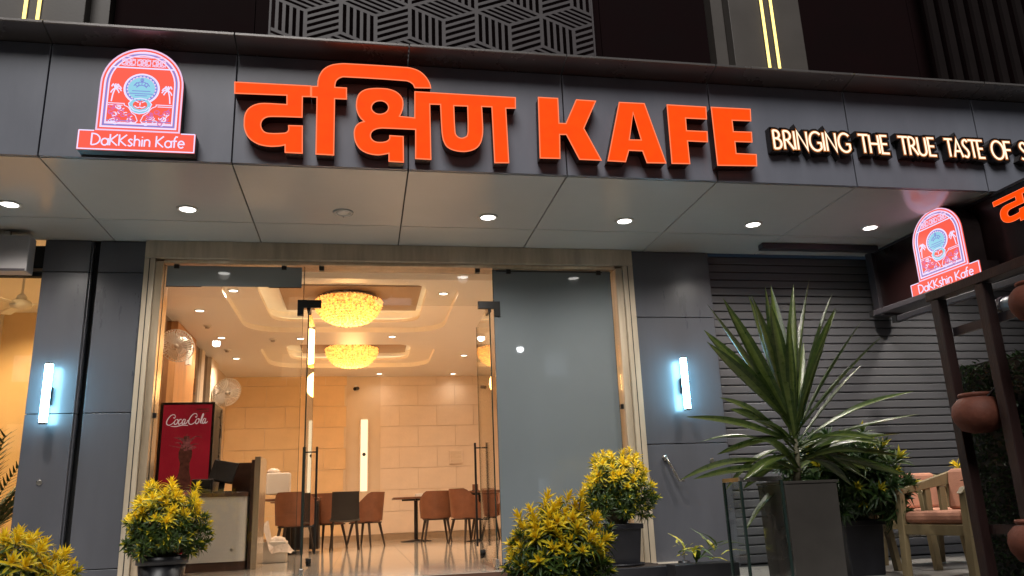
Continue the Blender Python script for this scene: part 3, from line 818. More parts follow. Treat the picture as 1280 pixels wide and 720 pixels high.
shell_chair(1.90, 7.35, R(3), 'black shell chair with its back to the street, right of the left door handle')

# ================================================================== LEFT NEIGHBOUR ROOM
mb = MB(); mb.box(-6.5, -0.60, 1.95, 6.0, -0.1, -0.01); struct('neighbour_floor', mb, M['floor'])
mb = MB(); mb.box(-6.5, -0.60, 6.0, 6.2, -0.1, 3.6); nb = struct('neighbour_back_wall', mb, M['wtile_or'])
mb = MB(); mb.box(-6.7, -6.5, 1.95, 6.2, -0.1, 3.6); struct('neighbour_side_wall', mb, M['wtile_or'])
mb = MB(); mb.box(-6.5, -0.60, 1.95, 6.0, 3.3, 3.5); struct('neighbour_ceiling', mb, M['ceil'])
for x in (-2.6, -1.3):
    mb = MB(); mb.box(x - .02, x + .02, 5.97, 5.998, 0, 3.29); part('wall_moulding', mb, M['wall'], nb)
for i, (x, y) in enumerate(((-1.75, 5.2), (-3.2, 4.6), (-1.6, 3.0))):
    o = copy_tree(bpy.data.objects['room_downlight']); o.location = (x, y, 3.3)
    for ch in list(o.children):
        if ch.type == 'LIGHT': bpy.data.objects.remove(ch)
    o['label'] = ['round downlight in the neighbouring shop, seen below the ceiling fan', 'round downlight deep in the neighbouring shop, toward its left', 'round downlight in the neighbouring shop, close to its glass'][i]
    o['group'] = 'recessed downlights in the neighbouring shop'
    lamp('downlight_bulb', (0, 0, -0.03), 150, (1.0, 0.66, 0.30), 0.05, 150, o)
t = thing('ceiling_fan', 'white ceiling fan hanging in the neighbouring shop behind the left window', 'fan', (-1.60, 4.0, 2.90))
mb = MB(); mb.tube([(0, 0, 0.05), (0, 0, 0.40)], 0.014, 8); part('down_rod', mb, M['white'], t)
mb = MB(); mb.lathe([(0.02, 0.13), (0.05, 0.10), (0.06, 0.05)], seg=16); part('canopy', mb, M['white'], t, smooth=True)
mb = MB(); mb.lathe([(0.03, 0.06), (0.10, 0.04), (0.115, 0.0), (0.10, -0.03), (0.01, -0.05)], seg=20); part('motor', mb, M['white'], t, smooth=True)
for k in range(3):
    a = R(8 + 120 * k); c, s = math.cos(a), math.sin(a)
    P = [(0.10, -0.05), (0.55, -0.07), (0.57, 0.05), (0.10, 0.04)]
    mb = MB(); mb.slab([(x * c - y * s, x * s + y * c) for x, y in P], idf, 0.0, 0.006); part('blade', mb, M['white'], t)
t = thing('neighbour_window', 'clear shop window left of the left column, warm room behind it', 'window', (-3.5, 1.9, 0))
mb = MB(); mb.box(-2.9, 2.91, -0.006, 0.006, 0.0, 2.62); part('pane', mb, M['glass'], t)
mb = MB(); mb.box(-2.9, 2.91, -0.03, 0.03, 2.62, 2.90); part('head_panel', mb, M['joint'], t)
mb = MB(); mb.box(-2.9, 2.91, -0.05, -0.03, 2.66, 2.69); part('head_rail', mb, M['steel'], t)
mb = MB(); mb.box(-2.9, 2.91, -0.03, 0.03, -0.06, 0.0); part('sill_rail', mb, M['steel'], t)
t = thing('hanging_signboard', 'blank pale grey signboard under the soffit left of the left column', 'signboard', (-1.7, 1.5, 2.56))
mb = MB(); mb.box(-1.4, 1.10, 0, 0.14, 0.0, 0.31); part('box', mb, M['boxsign'], t, bev=0.006)
mb = MB(); mb.box(-1.39, 1.09, -0.004, 0, 0.0, 0.02); part('lower_trim', mb, M['rail'], t)
for x in (-0.9, 0.9):
    mb = MB(); mb.box(x - .02, x + .02, .05, .09, 0.31, 0.365); part('hanger', mb, M['steel'], t)

# ================================================================== CANOPY
cp = thing('canopy', 'dark grey panelled canopy carrying the illuminated cafe name', 'canopy', (0, 0, FASC_Z))
mb = MB(); mb.box(-4.9, 11.0, 0.03, 1.9, FASC_Z + 0.035, 3.84); part('core', mb, M['joint'], cp, world=True)
for a, b in zip(PX[:-1], PX[1:]):
    g = 0.005
    mb = MB(); mb.box(a + g, b - g, 0.0, 0.026, FASC_Z + 0.002, 3.785); part('fascia_panel', mb, M['acp'], cp, world=True, bev=0.002)
    # coping: sloping glossy lip, short upright, flat top
    sec = [(0.024, 3.792), (0.0, 3.792), (-0.182, 3.829), (-0.190, 3.834), (-0.190, 3.850), (-0.182, 3.856), (0.8, 3.88), (0.8, 3.85), (0.024, 3.845)]
    mb = MB(); n = len(sec)
    mb.add([(x, y, z) for x in (a + g, b - g) for y, z in sec], [tuple(range(n)), tuple(range(n, 2 * n))[::-1]] + [(i, n + i, n + (i + 1) % n, (i + 1) % n) for i in range(n)])
    part('coping_panel', mb, M['acp_lip'], cp, world=True)
    ho = None
    mb = MB(); mb.box(a + g, b - g, 0.032, 1.215, FASC_Z, FASC_Z + 0.028)
    part('soffit_panel', mb, M['acp_soffit'], cp, world=True, bev=0.002)
    mb = MB(); mb.box(a + g, b - g, 1.225, 1.80, FASC_Z, FASC_Z + 0.028); part('soffit_panel', mb, M['acp_soffit'], cp, world=True, bev=0.002)

# soffit downlights
lbs = [(-0.547, 'lit round downlight in the soffit at the far left, above the grey signboard'), (0.754, 'lit round soffit downlight below the arched logo sign'),
       (3.193, 'lit round soffit downlight above the glass doors, right of the unlit fitting'), (4.415, 'lit round soffit downlight above the right column, below the letter K'),
       (5.641, 'lit round soffit downlight below the last orange letter, left of the metal rail'), (6.826, 'lit round soffit downlight next to the perpendicular maroon sign box'),
       (-1.77, 'lit round soffit downlight beyond the left edge of the picture'), (8.05, 'lit round soffit downlight behind the maroon sign box')]
proto = None
for x, lb in lbs:
    if proto is None: proto = make_downlight('soffit_downlight', lb, 'lit downlights in the canopy soffit', M['dl'], 0.062); o = proto
    else: o = copy_tree(proto)
    o['label'] = lb; o.location = (x, 0.93, FASC_Z)
    for ch in list(o.children):
        if ch.type == 'LIGHT': bpy.data.objects.remove(ch)
    lamp('downlight_bulb', (0, 0, -0.03), 135, (1.0, 0.92, 0.82), 0.05, 150, o, blend=1.0)
t = thing('soffit_speaker', 'unlit round white fitting in the soffit above the left door handle', 'ceiling speaker', (1.976, 0.914, FASC_Z))
mb = MB(); mb.lathe([(0.085, 0), (0.08, -0.012), (0.062, -0.014), (0.058, -0.006)], seg=24); part('trim_ring', mb, M['acp_soffit'], t, smooth=True)
mb = MB(); mb.lathe([(0.058, -0.005), (0.03, -0.009), (0.002, -0.01)], seg=24); part('grille', mb, M['trim_white'], t, smooth=True)
for k in range(4):
    a = k * math.pi / 2; b = MB(); b.lathe([(0.006, -0.012), (0.006, -0.016), (0.001, -0.017)], (0.07 * math.cos(a), 0.07 * math.sin(a), 0), 8); part('screw', b, M['steel'], t)

# ================================================================== UPPER FACADE
uf = thing('upper_facade', 'dark maroon upper storey wall behind the canopy', 'building', (0, 0.5, 3.85))
wp = [(-6, -1.0), (0.18, 1.25), (1.25, 2.65), (2.65, 4.2), (4.2, 5.22), (6.1, 7.35), (7.35, 12)]
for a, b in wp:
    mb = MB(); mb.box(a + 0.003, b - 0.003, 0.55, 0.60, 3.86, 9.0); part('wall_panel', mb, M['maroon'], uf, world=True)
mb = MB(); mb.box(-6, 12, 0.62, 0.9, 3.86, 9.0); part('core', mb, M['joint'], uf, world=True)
for a, b, s0, s1 in ((-1.0, 0.036, 0.036, 0.172), (5.352, 6.05, 5.235, 5.348)):
    mb = MB(); mb.box(a, b, 0.35, 0.62, 3.86, 9.0); part('pilaster', mb, M['pilaster'], uf, world=True, bev=0.004)
    mb = MB(); mb.box(s0, s1, 0.46, 0.62, 3.86, 9.0); part('pilaster_return', mb, M['pilaster'], uf, world=True)
for x, lb in ((-0.374, 'left yellow light strip of the pair above the far left of the canopy'), (-0.282, 'right yellow light strip of the pair above the far left of the canopy'),
              (5.668, 'left yellow light strip of the pair on the grey pilaster above the orange letters'), (5.762, 'right yellow light strip of the pair on the grey pilaster above the orange letters')):
    t = thing('led_strip', lb, 'light strip', (x, 0.35, 4.16), group='vertical yellow light strips on the upper wall')
    mb = MB(); mb.box(-0.011, 0.011, -0.016, -0.008, 0, 4.2); part('light_bar', mb, M['led'], t)
    mb = MB(); mb.box(-0.017, 0.017, -0.008, -0.001, -0.01, 4.21); part('channel', mb, M['pilaster'], t)
# laser-cut screen of striped rhombi
sc = thing('lattice_screen', 'grey metal screen cut in a striped cube pattern above the Hindi lettering', 'screen', (1.385, 0.36, 3.86))
X0, X1, Z0, Z1 = 1.40, 4.062, 3.87, 6.2
def clip(P, axis, val, keep_greater):
    out = []
    for i in range(len(P)):
        a = P[i]; b = P[(i + 1) % len(P)]
        ia = (a[axis] >= val) == keep_greater; ib = (b[axis] >= val) == keep_greater
        if ia: out.append(a)
        if ia != ib:
            tt = (val - a[axis]) / (b[axis] - a[axis]); out.append((a[0] + (b[0] - a[0]) * tt, a[1] + (b[1] - a[1]) * tt))
    return out
sfn = lambda u, v, w: (u, w, v)
DX, RR, SS = 0.2785, 0.110, 0.293
def rhomb(o, e1, e2, nb, along):
    """o corner, e1/e2 edges; bars run along e1 (along=1), spaced over e2; plus four border bars"""
    mb = MB(); bw = 0.5 / (nb + 0.0)
    def q(s0, s1, t0, t1):
        P = [(o[0] + e1[0] * s + e2[0] * t_, o[1] + e1[1] * s + e2[1] * t_) for s, t_ in ((s0, t0), (s1, t0), (s1, t1), (s0, t1))]
        for ax, vv, kg in ((0, X0, True), (0, X1, False), (1, Z0, True), (1, Z1, False)):
            if P: P = clip(P, ax, vv, kg)
        if len(P) >= 3: mb.slab(P, sfn, 0.36, 0.368)
    bd = 0.055
    q(0, bd, 0, 1); q(1 - bd, 1, 0, 1); q(bd, 1 - bd, 0, bd); q(bd, 1 - bd, 1 - bd, 1)
    n = 5; dark = 0.105; gap = (1 - 2 * bd - n * dark) / (n - 1)
    for k in range(n - 1):
        t0 = bd + dark * (k + 1) + gap * k
        q(bd, 1 - bd, t0, t0 + gap)
    if mb.v: part('rhombus_panel', mb, M['lattice'], sc, world=True)
for row in range(-2, 6):
    cz = 4.445 + row * (SS + RR)
    for col in range(-3, 8):
        cx = 1.665 + (2 * col + (row % 2)) * DX
        if cx < X0 - 2 * DX or cx > X1 + 2 * DX: continue
        rhomb((cx, cz - SS), (0, SS), (-DX, RR), 5, 1)                # left face, upright bars
        rhomb((cx, cz - SS), (DX, RR), (0, SS), 5, 1)                 # right face, bars rising to the right
        rhomb((cx, cz), (-DX, RR), (DX, RR), 5, 1)                    # top face, bars falling to the right
mb = MB(); mb.box(1.385, 1.40, 0.355, 0.37, 3.87, 6.2); mb.box(4.062, 4.077, 0.355, 0.37, 3.87, 6.2); part('edge_frame', mb, M['lattice'], sc, world=True)
lv = thing('louvre_screen', 'dark vertical louvres on the upper wall at the top right corner', 'louvres', (7.4, 0.35, 3.88))
for k in range(26):
    mb = MB(); x = k * 0.165; mb.hexa([(x, 0, 0), (x + .11, 0.04, 0), (x + .10, 0.07, 0), (x - .01, 0.03, 0), (x, 0, 3.5), (x + .11, 0.04, 3.5), (x + .10, 0.07, 3.5), (x - .01, 0.03, 3.5)])
    part('louvre', mb, M['louvre'], lv)

# ================================================================== SIGNS
GLYPHS = {"da":[[[1.235,3.508],[1.759,3.51],[1.761,3.426],[1.703,3.423],[1.706,3.259],[1.637,3.258],[1.57,3.257],[1.502,3.254],[1.487,3.253],[1.471,3.25],[1.457,3.244],[1.448,3.238],[1.44,3.23],[1.433,3.221],[1.429,3.211],[1.426,3.2],[1.425,3.188],[1.426,3.176],[1.429,3.164],[1.434,3.152],[1.44,3.143],[1.447,3.134],[1.456,3.128],[1.469,3.123],[1.482,3.121],[1.496,3.121],[1.522,3.121],[1.549,3.123],[1.575,3.126],[1.585,3.127],[1.594,3.129],[1.603,3.133],[1.609,3.138],[1.614,3.145],[1.617,3.153],[1.618,3.164],[1.617,3.176],[1.616,3.188],[1.71,3.19],[1.716,2.98],[1.6,2.981],[1.597,3.04],[1.584,3.035],[1.57,3.031],[1.556,3.028],[1.53,3.025],[1.504,3.023],[1.477,3.024],[1.454,3.027],[1.431,3.032],[1.409,3.04],[1.389,3.051],[1.369,3.065],[1.352,3.082],[1.339,3.1],[1.329,3.122],[1.321,3.144],[1.317,3.161],[1.315,3.178],[1.315,3.195],[1.314,3.217],[1.315,3.239],[1.318,3.26],[1.324,3.277],[1.331,3.293],[1.341,3.307],[1.354,3.32],[1.369,3.331],[1.385,3.339],[1.403,3.346],[1.422,3.35],[1.441,3.352],[1.493,3.353],[1.546,3.352],[1.599,3.352],[1.596,3.427],[1.239,3.421]]],"i":[[[1.765,3.507],[1.808,3.51],[1.809,3.524],[1.809,3.539],[1.81,3.554],[1.813,3.57],[1.816,3.587],[1.821,3.602],[1.829,3.62],[1.838,3.637],[1.849,3.652],[1.864,3.666],[1.879,3.677],[1.896,3.686],[1.915,3.694],[1.935,3.699],[1.955,3.703],[1.975,3.706],[1.995,3.708],[2.015,3.708],[2.16,3.709],[2.306,3.709],[2.453,3.707],[2.474,3.705],[2.495,3.7],[2.515,3.694],[2.532,3.687],[2.549,3.677],[2.564,3.665],[2.578,3.651],[2.59,3.636],[2.601,3.619],[2.608,3.606],[2.614,3.593],[2.619,3.579],[2.622,3.569],[2.623,3.559],[2.625,3.549],[2.508,3.544],[2.504,3.553],[2.501,3.562],[2.496,3.571],[2.488,3.578],[2.48,3.585],[2.471,3.59],[2.461,3.594],[2.451,3.597],[2.441,3.598],[2.29,3.601],[2.141,3.602],[1.993,3.601],[1.983,3.6],[1.973,3.596],[1.963,3.591],[1.955,3.585],[1.947,3.578],[1.94,3.569],[1.935,3.559],[1.932,3.549],[1.93,3.537],[1.929,3.529],[1.929,3.519],[1.929,3.51],[2.012,3.51],[2.014,3.421],[1.929,3.42],[1.932,2.976],[1.81,2.978],[1.806,3.424],[1.767,3.424]]],"ksha":[[[2.508,3.51],[3.264,3.507],[3.261,3.419],[3.186,3.415],[3.193,2.97],[3.089,2.966],[3.082,3.42],[3.003,3.419],[3.005,3.361],[3.006,3.302],[3.007,3.244],[3.006,3.217],[3.004,3.19],[2.999,3.163],[2.994,3.141],[2.986,3.12],[2.975,3.101],[2.963,3.086],[2.948,3.073],[2.931,3.063],[2.909,3.054],[2.886,3.048],[2.863,3.045],[2.838,3.045],[2.814,3.047],[2.79,3.052],[2.772,3.058],[2.756,3.066],[2.741,3.077],[2.729,3.092],[2.721,3.11],[2.714,3.129],[2.709,3.152],[2.706,3.177],[2.704,3.202],[2.701,3.273],[2.699,3.345],[2.697,3.418],[2.616,3.416],[2.62,2.972],[2.51,2.974],[2.512,3.205],[2.431,3.205],[2.351,3.205],[2.272,3.204],[2.256,3.202],[2.24,3.199],[2.224,3.193],[2.213,3.187],[2.203,3.179],[2.195,3.169],[2.19,3.159],[2.187,3.147],[2.187,3.136],[2.189,3.124],[2.194,3.113],[2.201,3.104],[2.212,3.096],[2.224,3.091],[2.237,3.088],[2.256,3.088],[2.276,3.09],[2.296,3.095],[2.306,3.1],[2.315,3.107],[2.322,3.116],[2.325,3.125],[2.325,3.135],[2.325,3.145],[2.421,3.143],[2.423,2.942],[2.32,2.944],[2.32,3.007],[2.296,3.001],[2.273,2.995],[2.249,2.991],[2.225,2.991],[2.202,2.993],[2.178,2.998],[2.158,3.005],[2.138,3.015],[2.12,3.028],[2.106,3.043],[2.095,3.06],[2.086,3.079],[2.08,3.097],[2.076,3.117],[2.074,3.137],[2.073,3.157],[2.075,3.177],[2.08,3.196],[2.086,3.209],[2.095,3.221],[2.105,3.231],[2.117,3.238],[2.13,3.243],[2.143,3.248],[2.132,3.26],[2.12,3.271],[2.111,3.284],[2.102,3.3],[2.095,3.318],[2.09,3.336],[2.087,3.353],[2.085,3.371],[2.086,3.389],[2.087,3.41],[2.091,3.431],[2.097,3.451],[2.104,3.466],[2.114,3.479],[2.126,3.49],[2.141,3.5],[2.157,3.507],[2.174,3.512],[2.202,3.517],[2.23,3.52],[2.258,3.521],[2.282,3.521],[2.307,3.52],[2.331,3.515],[2.35,3.509],[2.369,3.5],[2.385,3.488],[2.398,3.475],[2.408,3.46],[2.416,3.443],[2.419,3.425],[2.42,3.407],[2.419,3.388],[2.417,3.372],[2.414,3.356],[2.409,3.341],[2.405,3.328],[2.399,3.316],[2.394,3.303],[2.506,3.296]],[[2.317,3.37],[2.316,3.365],[2.315,3.359],[2.314,3.353],[2.311,3.348],[2.308,3.342],[2.305,3.337],[2.3,3.332],[2.296,3.328],[2.291,3.324],[2.285,3.321],[2.28,3.318],[2.274,3.316],[2.267,3.314],[2.261,3.312],[2.254,3.312],[2.248,3.312],[2.241,3.312],[2.235,3.313],[2.229,3.315],[2.223,3.317],[2.218,3.32],[2.213,3.324],[2.208,3.327],[2.204,3.332],[2.2,3.336],[2.197,3.341],[2.195,3.346],[2.193,3.352],[2.192,3.357],[2.192,3.363],[2.192,3.369],[2.193,3.375],[2.195,3.38],[2.197,3.386],[2.2,3.391],[2.203,3.396],[2.208,3.401],[2.212,3.406],[2.217,3.409],[2.223,3.413],[2.228,3.416],[2.234,3.418],[2.241,3.42],[2.247,3.421],[2.254,3.422],[2.26,3.422],[2.267,3.422],[2.273,3.421],[2.279,3.419],[2.285,3.417],[2.291,3.414],[2.296,3.41],[2.3,3.407],[2.304,3.402],[2.308,3.398],[2.311,3.393],[2.313,3.387],[2.315,3.382],[2.316,3.376]],[[2.794,3.414],[2.899,3.416],[2.899,3.345],[2.899,3.275],[2.897,3.205],[2.895,3.192],[2.892,3.18],[2.888,3.168],[2.879,3.162],[2.869,3.156],[2.859,3.152],[2.849,3.15],[2.838,3.151],[2.828,3.154],[2.82,3.159],[2.813,3.165],[2.807,3.173],[2.802,3.184],[2.8,3.195],[2.799,3.207],[2.796,3.275],[2.795,3.344]]],"k":[[[3.443,3.52],[3.594,3.52],[3.592,3.311],[3.648,3.311],[3.741,3.517],[3.894,3.515],[3.784,3.279],[3.904,3.021],[3.736,3.021],[3.646,3.221],[3.592,3.219],[3.584,3.022],[3.433,3.019]]],"a":[[[4.085,3.515],[4.288,3.517],[4.419,3.02],[4.268,3.016],[4.241,3.113],[4.129,3.113],[4.096,3.017],[3.958,3.019]],[[4.19,3.436],[4.238,3.203],[4.14,3.2]]],"f":[[[4.476,3.517],[4.799,3.516],[4.794,3.412],[4.618,3.411],[4.615,3.301],[4.786,3.302],[4.78,3.215],[4.614,3.215],[4.614,3.023],[4.469,3.019]]],"e":[[[4.845,3.517],[5.178,3.519],[5.17,3.416],[5.009,3.413],[5.008,3.313],[5.163,3.316],[5.157,3.231],[5.011,3.229],[5.009,3.125],[5.179,3.124],[5.171,3.028],[4.844,3.019]]]}
fn_f = lambda u, v, w: (u, -w, v)        # fascia: w grows toward the street
def letter(name, polys, fn, parent, depth, edge=0.008, lab=None):
    """raised letter: dark returns, lit face, thin brighter edge line"""
    r = flat(polys, fn, 0.0, depth - 0.006, name, M['return'], parent, label=lab)
    flat(polys, fn, depth - 0.006, depth, 'face', M['orange'], r)
    mb = MB()
    for P in polys:
        P2 = list(P)
        ribbon(mb, P2, edge, fn, depth - 0.001, depth + 0.0015, closed=True)
    part('face_edge', mb, M['orange_edge'], r)
    return r
hs = thing('hindi_name_sign', 'large glowing orange Hindi word on the fascia', 'sign', (1.235, -0.0, 2.95))
def loc_fn(ox, oz): return lambda u, v, w: (u - ox, -w, v - oz)
f1 = loc_fn(1.235, 2.95)
for k in ('da', 'i', 'ksha'): letter('letter', GLYPHS[k], f1, hs, 0.10)
ks = thing('latin_name_sign', 'large glowing orange capitals KAFE on the fascia', 'sign', (3.433, -0.0, 3.017))
f2 = loc_fn(3.433, 3.017)
for k in ('k', 'a', 'f', 'e'): letter('letter_' + k, GLYPHS[k], f2, ks, 0.10)

def arc(cx, cy, rx_, ry_, a0, a1, n=10): return [(cx + rx_ * math.cos(R(a0 + (a1 - a0) * i / n)), cy + ry_ * math.sin(R(a0 + (a1 - a0) * i / n))) for i in range(n + 1)]
FONT = {  # stroke capitals, height 1; (advance, strokes)
 'B': (.52, [[(.04, 0), (.04, 1)], [(.04, 1)] + arc(.16, .78, .17, .22, 90, -90, 8) + [(.04, .56)], [(.04, .56)] + arc(.18, .28, .22, .28, 90, -90, 8) + [(.04, 0)]]),
 'R': (.50, [[(.04, 0), (.04, 1)], [(.04, 1)] + arc(.16, .75, .20, .25, 90, -90, 8) + [(.04, .5)], [(.18, .5), (.48, 0)]]),
 'I': (.18, [[(.06, 0), (.06, 1)]]),
 'N': (.62, [[(.04, 0), (.05, 1), (.50, 0), (.51, 1)]]),
 'G': (.68, [arc(.36, .5, .33, .52, 48, 318, 16), [(.36 + .33 * math.cos(R(318)), .5 + .52 * math.sin(R(318))), (.60, .18), (.60, .42)], [(.42, .42), (.62, .42)]]),
 'T': (.54, [[(.26, 0), (.26, 1)], [(0, 1), (.52, 1)]]),
 'H': (.62, [[(.04, 0), (.04, 1)], [(.52, 0), (.52, 1)], [(.04, .52), (.52, .52)]]),
 'E': (.46, [[(.40, 1), (.05, 1), (.05, 0), (.42, 0)], [(.05, .53), (.36, .53)]]),
 'U': (.60, [[(.04, 1), (.04, .3)] + arc(.26, .27, .22, .28, 180, 360, 10) + [(.48, .3), (.48, 1)]]),
 'A': (.60, [[(0, 0), (.27, 1), (.54, 0)], [(.11, .33), (.45, .33)]]),
 'S': (.44, [smooth_line([(.36, .88), (.26, 1.0), (.10, .93), (.06, .74), (.17, .56), (.30, .42), (.36, .22), (.24, .01), (.04, .08)], 4)]),
 'O': (.74, [arc(.36, .5, .34, .52, 0, 360, 22)]),
 'F': (.46, [[(.40, 1), (.05, 1), (.05, 0)], [(.05, .53), (.36, .53)]]),
}
ts = thing('tagline_sign', 'row of small warm white capitals BRINGING THE TRUE TASTE OF on black returns', 'sign', (5.36, 0, 3.20))
CH = 0.158
for word, x0, x1 in (('BRINGING', 5.362, 6.052), ('THE', 6.125, 6.395), ('TRUE', 6.49, 6.832), ('TASTE', 6.922, 7.292), ('OF', 7.362, 7.565), ('S', 7.640, 7.715)):
    tot = sum(FONT[c][0] for c in word); k = (x1 - x0) / tot; x = x0
    for c in word:
        adv, st = FONT[c]
        f = lambda u, v, w, x=x, k=k: (x + u * k - 5.36, -w, 3.203 + v * CH - 3.20)
        rb = MB(); fb = MB(); gb = MB()
        ff = lambda u, v, w: (u - 5.36, -w, v - 3.20)
        for S_ in st:
            S2 = [(x + u * k, 3.203 + v * CH) for u, v in S_]
            cl_ = (S2[0][0] - S2[-1][0]) ** 2 + (S2[0][1] - S2[-1][1]) ** 2 < 1e-8
            def ext(e):
                if cl_: return S2[:-1]
                a = Vector(S2[0]); b = Vector(S2[1]); c_ = Vector(S2[-1]); d = Vector(S2[-2])
                return [tuple(a + (a - b).normalized() * e)] + S2[1:-1] + [tuple(c_ + (c_ - d).normalized() * e)]
            ribbon(rb, ext(0.024), 0.062, ff, 0.0, 0.062, closed=cl_)
            ribbon(gb, ext(0.008), 0.030, ff, 0.0625, 0.0635, closed=cl_)
            ribbon(fb, S2[:-1] if cl_ else S2, 0.0145, ff, 0.064, 0.067, closed=cl_)
        r = part('letter_' + c.lower(), rb, M['tag_return'], ts)
        part('halo', gb, M['tag_halo'], r); part('face', fb, M['tag_face'], r)
        x += adv * k

LOW = {
 'D': (.62, [[(.05, 0), (.05, 1)] + arc(.12, .5, .44, .5, 90, -90, 12) + [(.05, 0)]]),
 'a': (.50, [arc(.24, .30, .20, .30, 0, 360, 14), [(.44, .62), (.44, 0)]]),
 'K': (.56, [[(.05, 0), (.05, 1)], [(.50, 1), (.08, .48), (.50, 0)]]),
 's': (.38, [smooth_line([(.30, .54), (.18, .62), (.07, .48), (.18, .32), (.30, .16), (.18, 0), (.04, .08)], 3)]),
 'h': (.46, [[(.05, 0), (.05, 1)], [(.05, .4)] + arc(.21, .40, .16, .22, 180, 0, 8) + [(.37, 0)]]),
 'i': (.16, [[(.06, 0), (.06, .62)], [(.06, .80), (.06, .88)]]),
 'n': (.46, [[(.05, 0), (.05, .62)], [(.05, .4)] + arc(.21, .40, .16, .22, 180, 0, 8) + [(.37, 0)]]),
 'f': (.32, [[(.12, 0), (.12, .8), (.20, 1), (.32, .98)], [(.0, .60), (.28, .60)]]),
 'e': (.46, [[(.05, .33), (.41, .33)] + arc(.23, .31, .185, .31, 5, 320, 12)]),
 ' ': (.26, []),
}
def logo_sign(t, fn, depth):
    """arched light box: lit salmon face with line art, name plate across the foot; 0.75 wide, 0.785 tall"""
    def archP(i): # inset outline
        x0, x1, y0 = .105 + i, .645 - i, .145 + i
        cx = .375; rx_ = .27 - i; cy = .50; ry_ = .285 - i
        return [(x0, y0), (x1, y0), (x1, cy)] + arc(cx, cy, rx_, ry_, 0, 180, 22)[1:] 
    body = flat([archP(0)], fn, 0.0, depth - 0.01, 'light_box', M['tag_return'], t)
    plate = flat([[(0, 0), (.75, 0), (.75, .145), (0, .145)]], fn, 0.0, depth - 0.004, 'name_plate', M['tag_return'], t)
    flat([archP(0)], fn, depth - 0.01, depth, 'arch_face', M['salmon'], body)
    flat([[(0.0, 0.0), (.75, 0), (.75, .143), (0, .143)]], fn, depth - 0.004, depth + 0.004, 'plate_face', M['salmon'], plate)
    L = depth
    def rib(name, lines, w, mt, lv, par=body, closed=False):
        mb = MB()
        for P in lines: ribbon(mb, P, w, fn, L + lv, L + lv + 0.0012, closed=closed)
        part(name, mb, M[mt], par)
    rib('arch_line', [archP(.005)], .011, 'pink', .001, closed=True)
    rib('arch_line', [archP(.030)], .012, 'lilac', .001, closed=True)
    rib('arch_line', [archP(.044)], .010, 'blue', .001, closed=True)
    rib('arch_line', [archP(.056)], .009, 'lilac', .001, closed=True)
    # header band with knot pattern
    hb = [[(.175, .630), (.575, .630)]]
    rib('header_line', hb, .010, 'lilac', .002)
    kn = []
    for cx in (.275, .375, .475):
        for dx in (-.024, .0, .024):
            kn.append(arc(cx + dx, .672, .020, .026, 0, 360, 10))
        kn.append([(cx - .045, .648), (cx + .045, .696)]); kn.append([(cx - .045, .696), (cx + .045, .648)])
    kn.append([(.24, .715), (.51, .715)]); kn.append(arc(.375, .68, .16, .065, 150, 30, 8))
    rib('knot_pattern', kn, .0065, 'pink', .002)
    # round headdress
    def disc(name, cx, cy, rx_, ry_, mt, lv): flat([arc(cx, cy, rx_, ry_, 0, 360, 32)[:-1]], fn, L + lv, L + lv + .001, name, M[mt], body)
    disc('headdress', .375, .470, .118, .118, 'lilac', .0020)
    disc('headdress', .375, .470, .104, .104, 'blue', .0032)
    disc('headdress', .375, .470, .097, .097, 'pink', .0044)
    disc('headdress', .375, .468, .088, .088, 'cyan', .0056)
    dots = [arc(.375 + .094 * math.cos(R(a)), .470 + .094 * math.sin(R(a)), .0035, .0035, 0, 360, 5) for a in range(0, 360, 15)]
    ln = [[(.30, .43), (.45, .43)], [(.315, .45), (.435, .45)], [(.335, .415), (.415, .415)], arc(.375, .47, .055, .05, 20, 160, 8), arc(.375, .465, .035, .03, 20, 160, 8), [(.375, .50), (.375, .545)],
          arc(.345, .50, .012, .014, 0, 360, 6), arc(.405, .50, .012, .014, 0, 360, 6), arc(.375, .535, .010, .012, 0, 360, 6)] + dots
    rib('headdress_lines', ln, .0055, 'blue', .0068)
    # painted face: cheeks, eyes, lips
    face = [(.300, .352), (.318, .300), (.345, .282), (.375, .276), (.405, .282), (.432, .300), (.450, .352), (.425, .385), (.375, .395), (.325, .385)]
    flat([face], fn, L + .0058, L + .0066, 'mask_face', M['cyan'], body)
    rib('mask_lines', [face + [face[0]], [(.315, .33), (.335, .305), (.375, .295), (.415, .305), (.435, .33)]], .006, 'lilac', .0068)
    flat([arc(.375, .345, .047, .034, 0, 360, 14)[:-1]], fn, L + .0068, L + .0076, 'mask_face', M['salmon'], body)
    rib('mask_features', [smooth_line([(.340, .335), (.360, .322), (.375, .328), (.390, .322), (.410, .335)], 3), [(.345, .372), (.365, .362)], [(.405, .372), (.385, .362)], [(.375, .362), (.375, .340)]], .007, 'lilac', .008)
    # palms
    pl = []
    for cx, sgn in ((.205, 1), (.548, -1)):
        pl.append(smooth_line([(cx + .0 * sgn, .465), (cx - .012 * sgn, .42), (cx - .018 * sgn, .365)], 3))
        for a in (-50, -15, 20, 55, 90, 125, 160, 195, 230):
            d = (math.cos(R(a)), math.sin(R(a)))
            e = (cx + d[0] * .042, .465 + d[1] * .030 - .012)
            if .17 < e[0] < .58: pl.append(smooth_line([(cx, .467), (cx + d[0] * .026, .467 + d[1] * .028 + .006), e], 3))
    h_ = len(pl) // 2
    for q_ in (pl[:h_], pl[h_:]): rib('palm_print', q_, .0085, 'lilac', .002)
    # scrolled corners
    sw = []; mg = []; rr = random.Random(8)
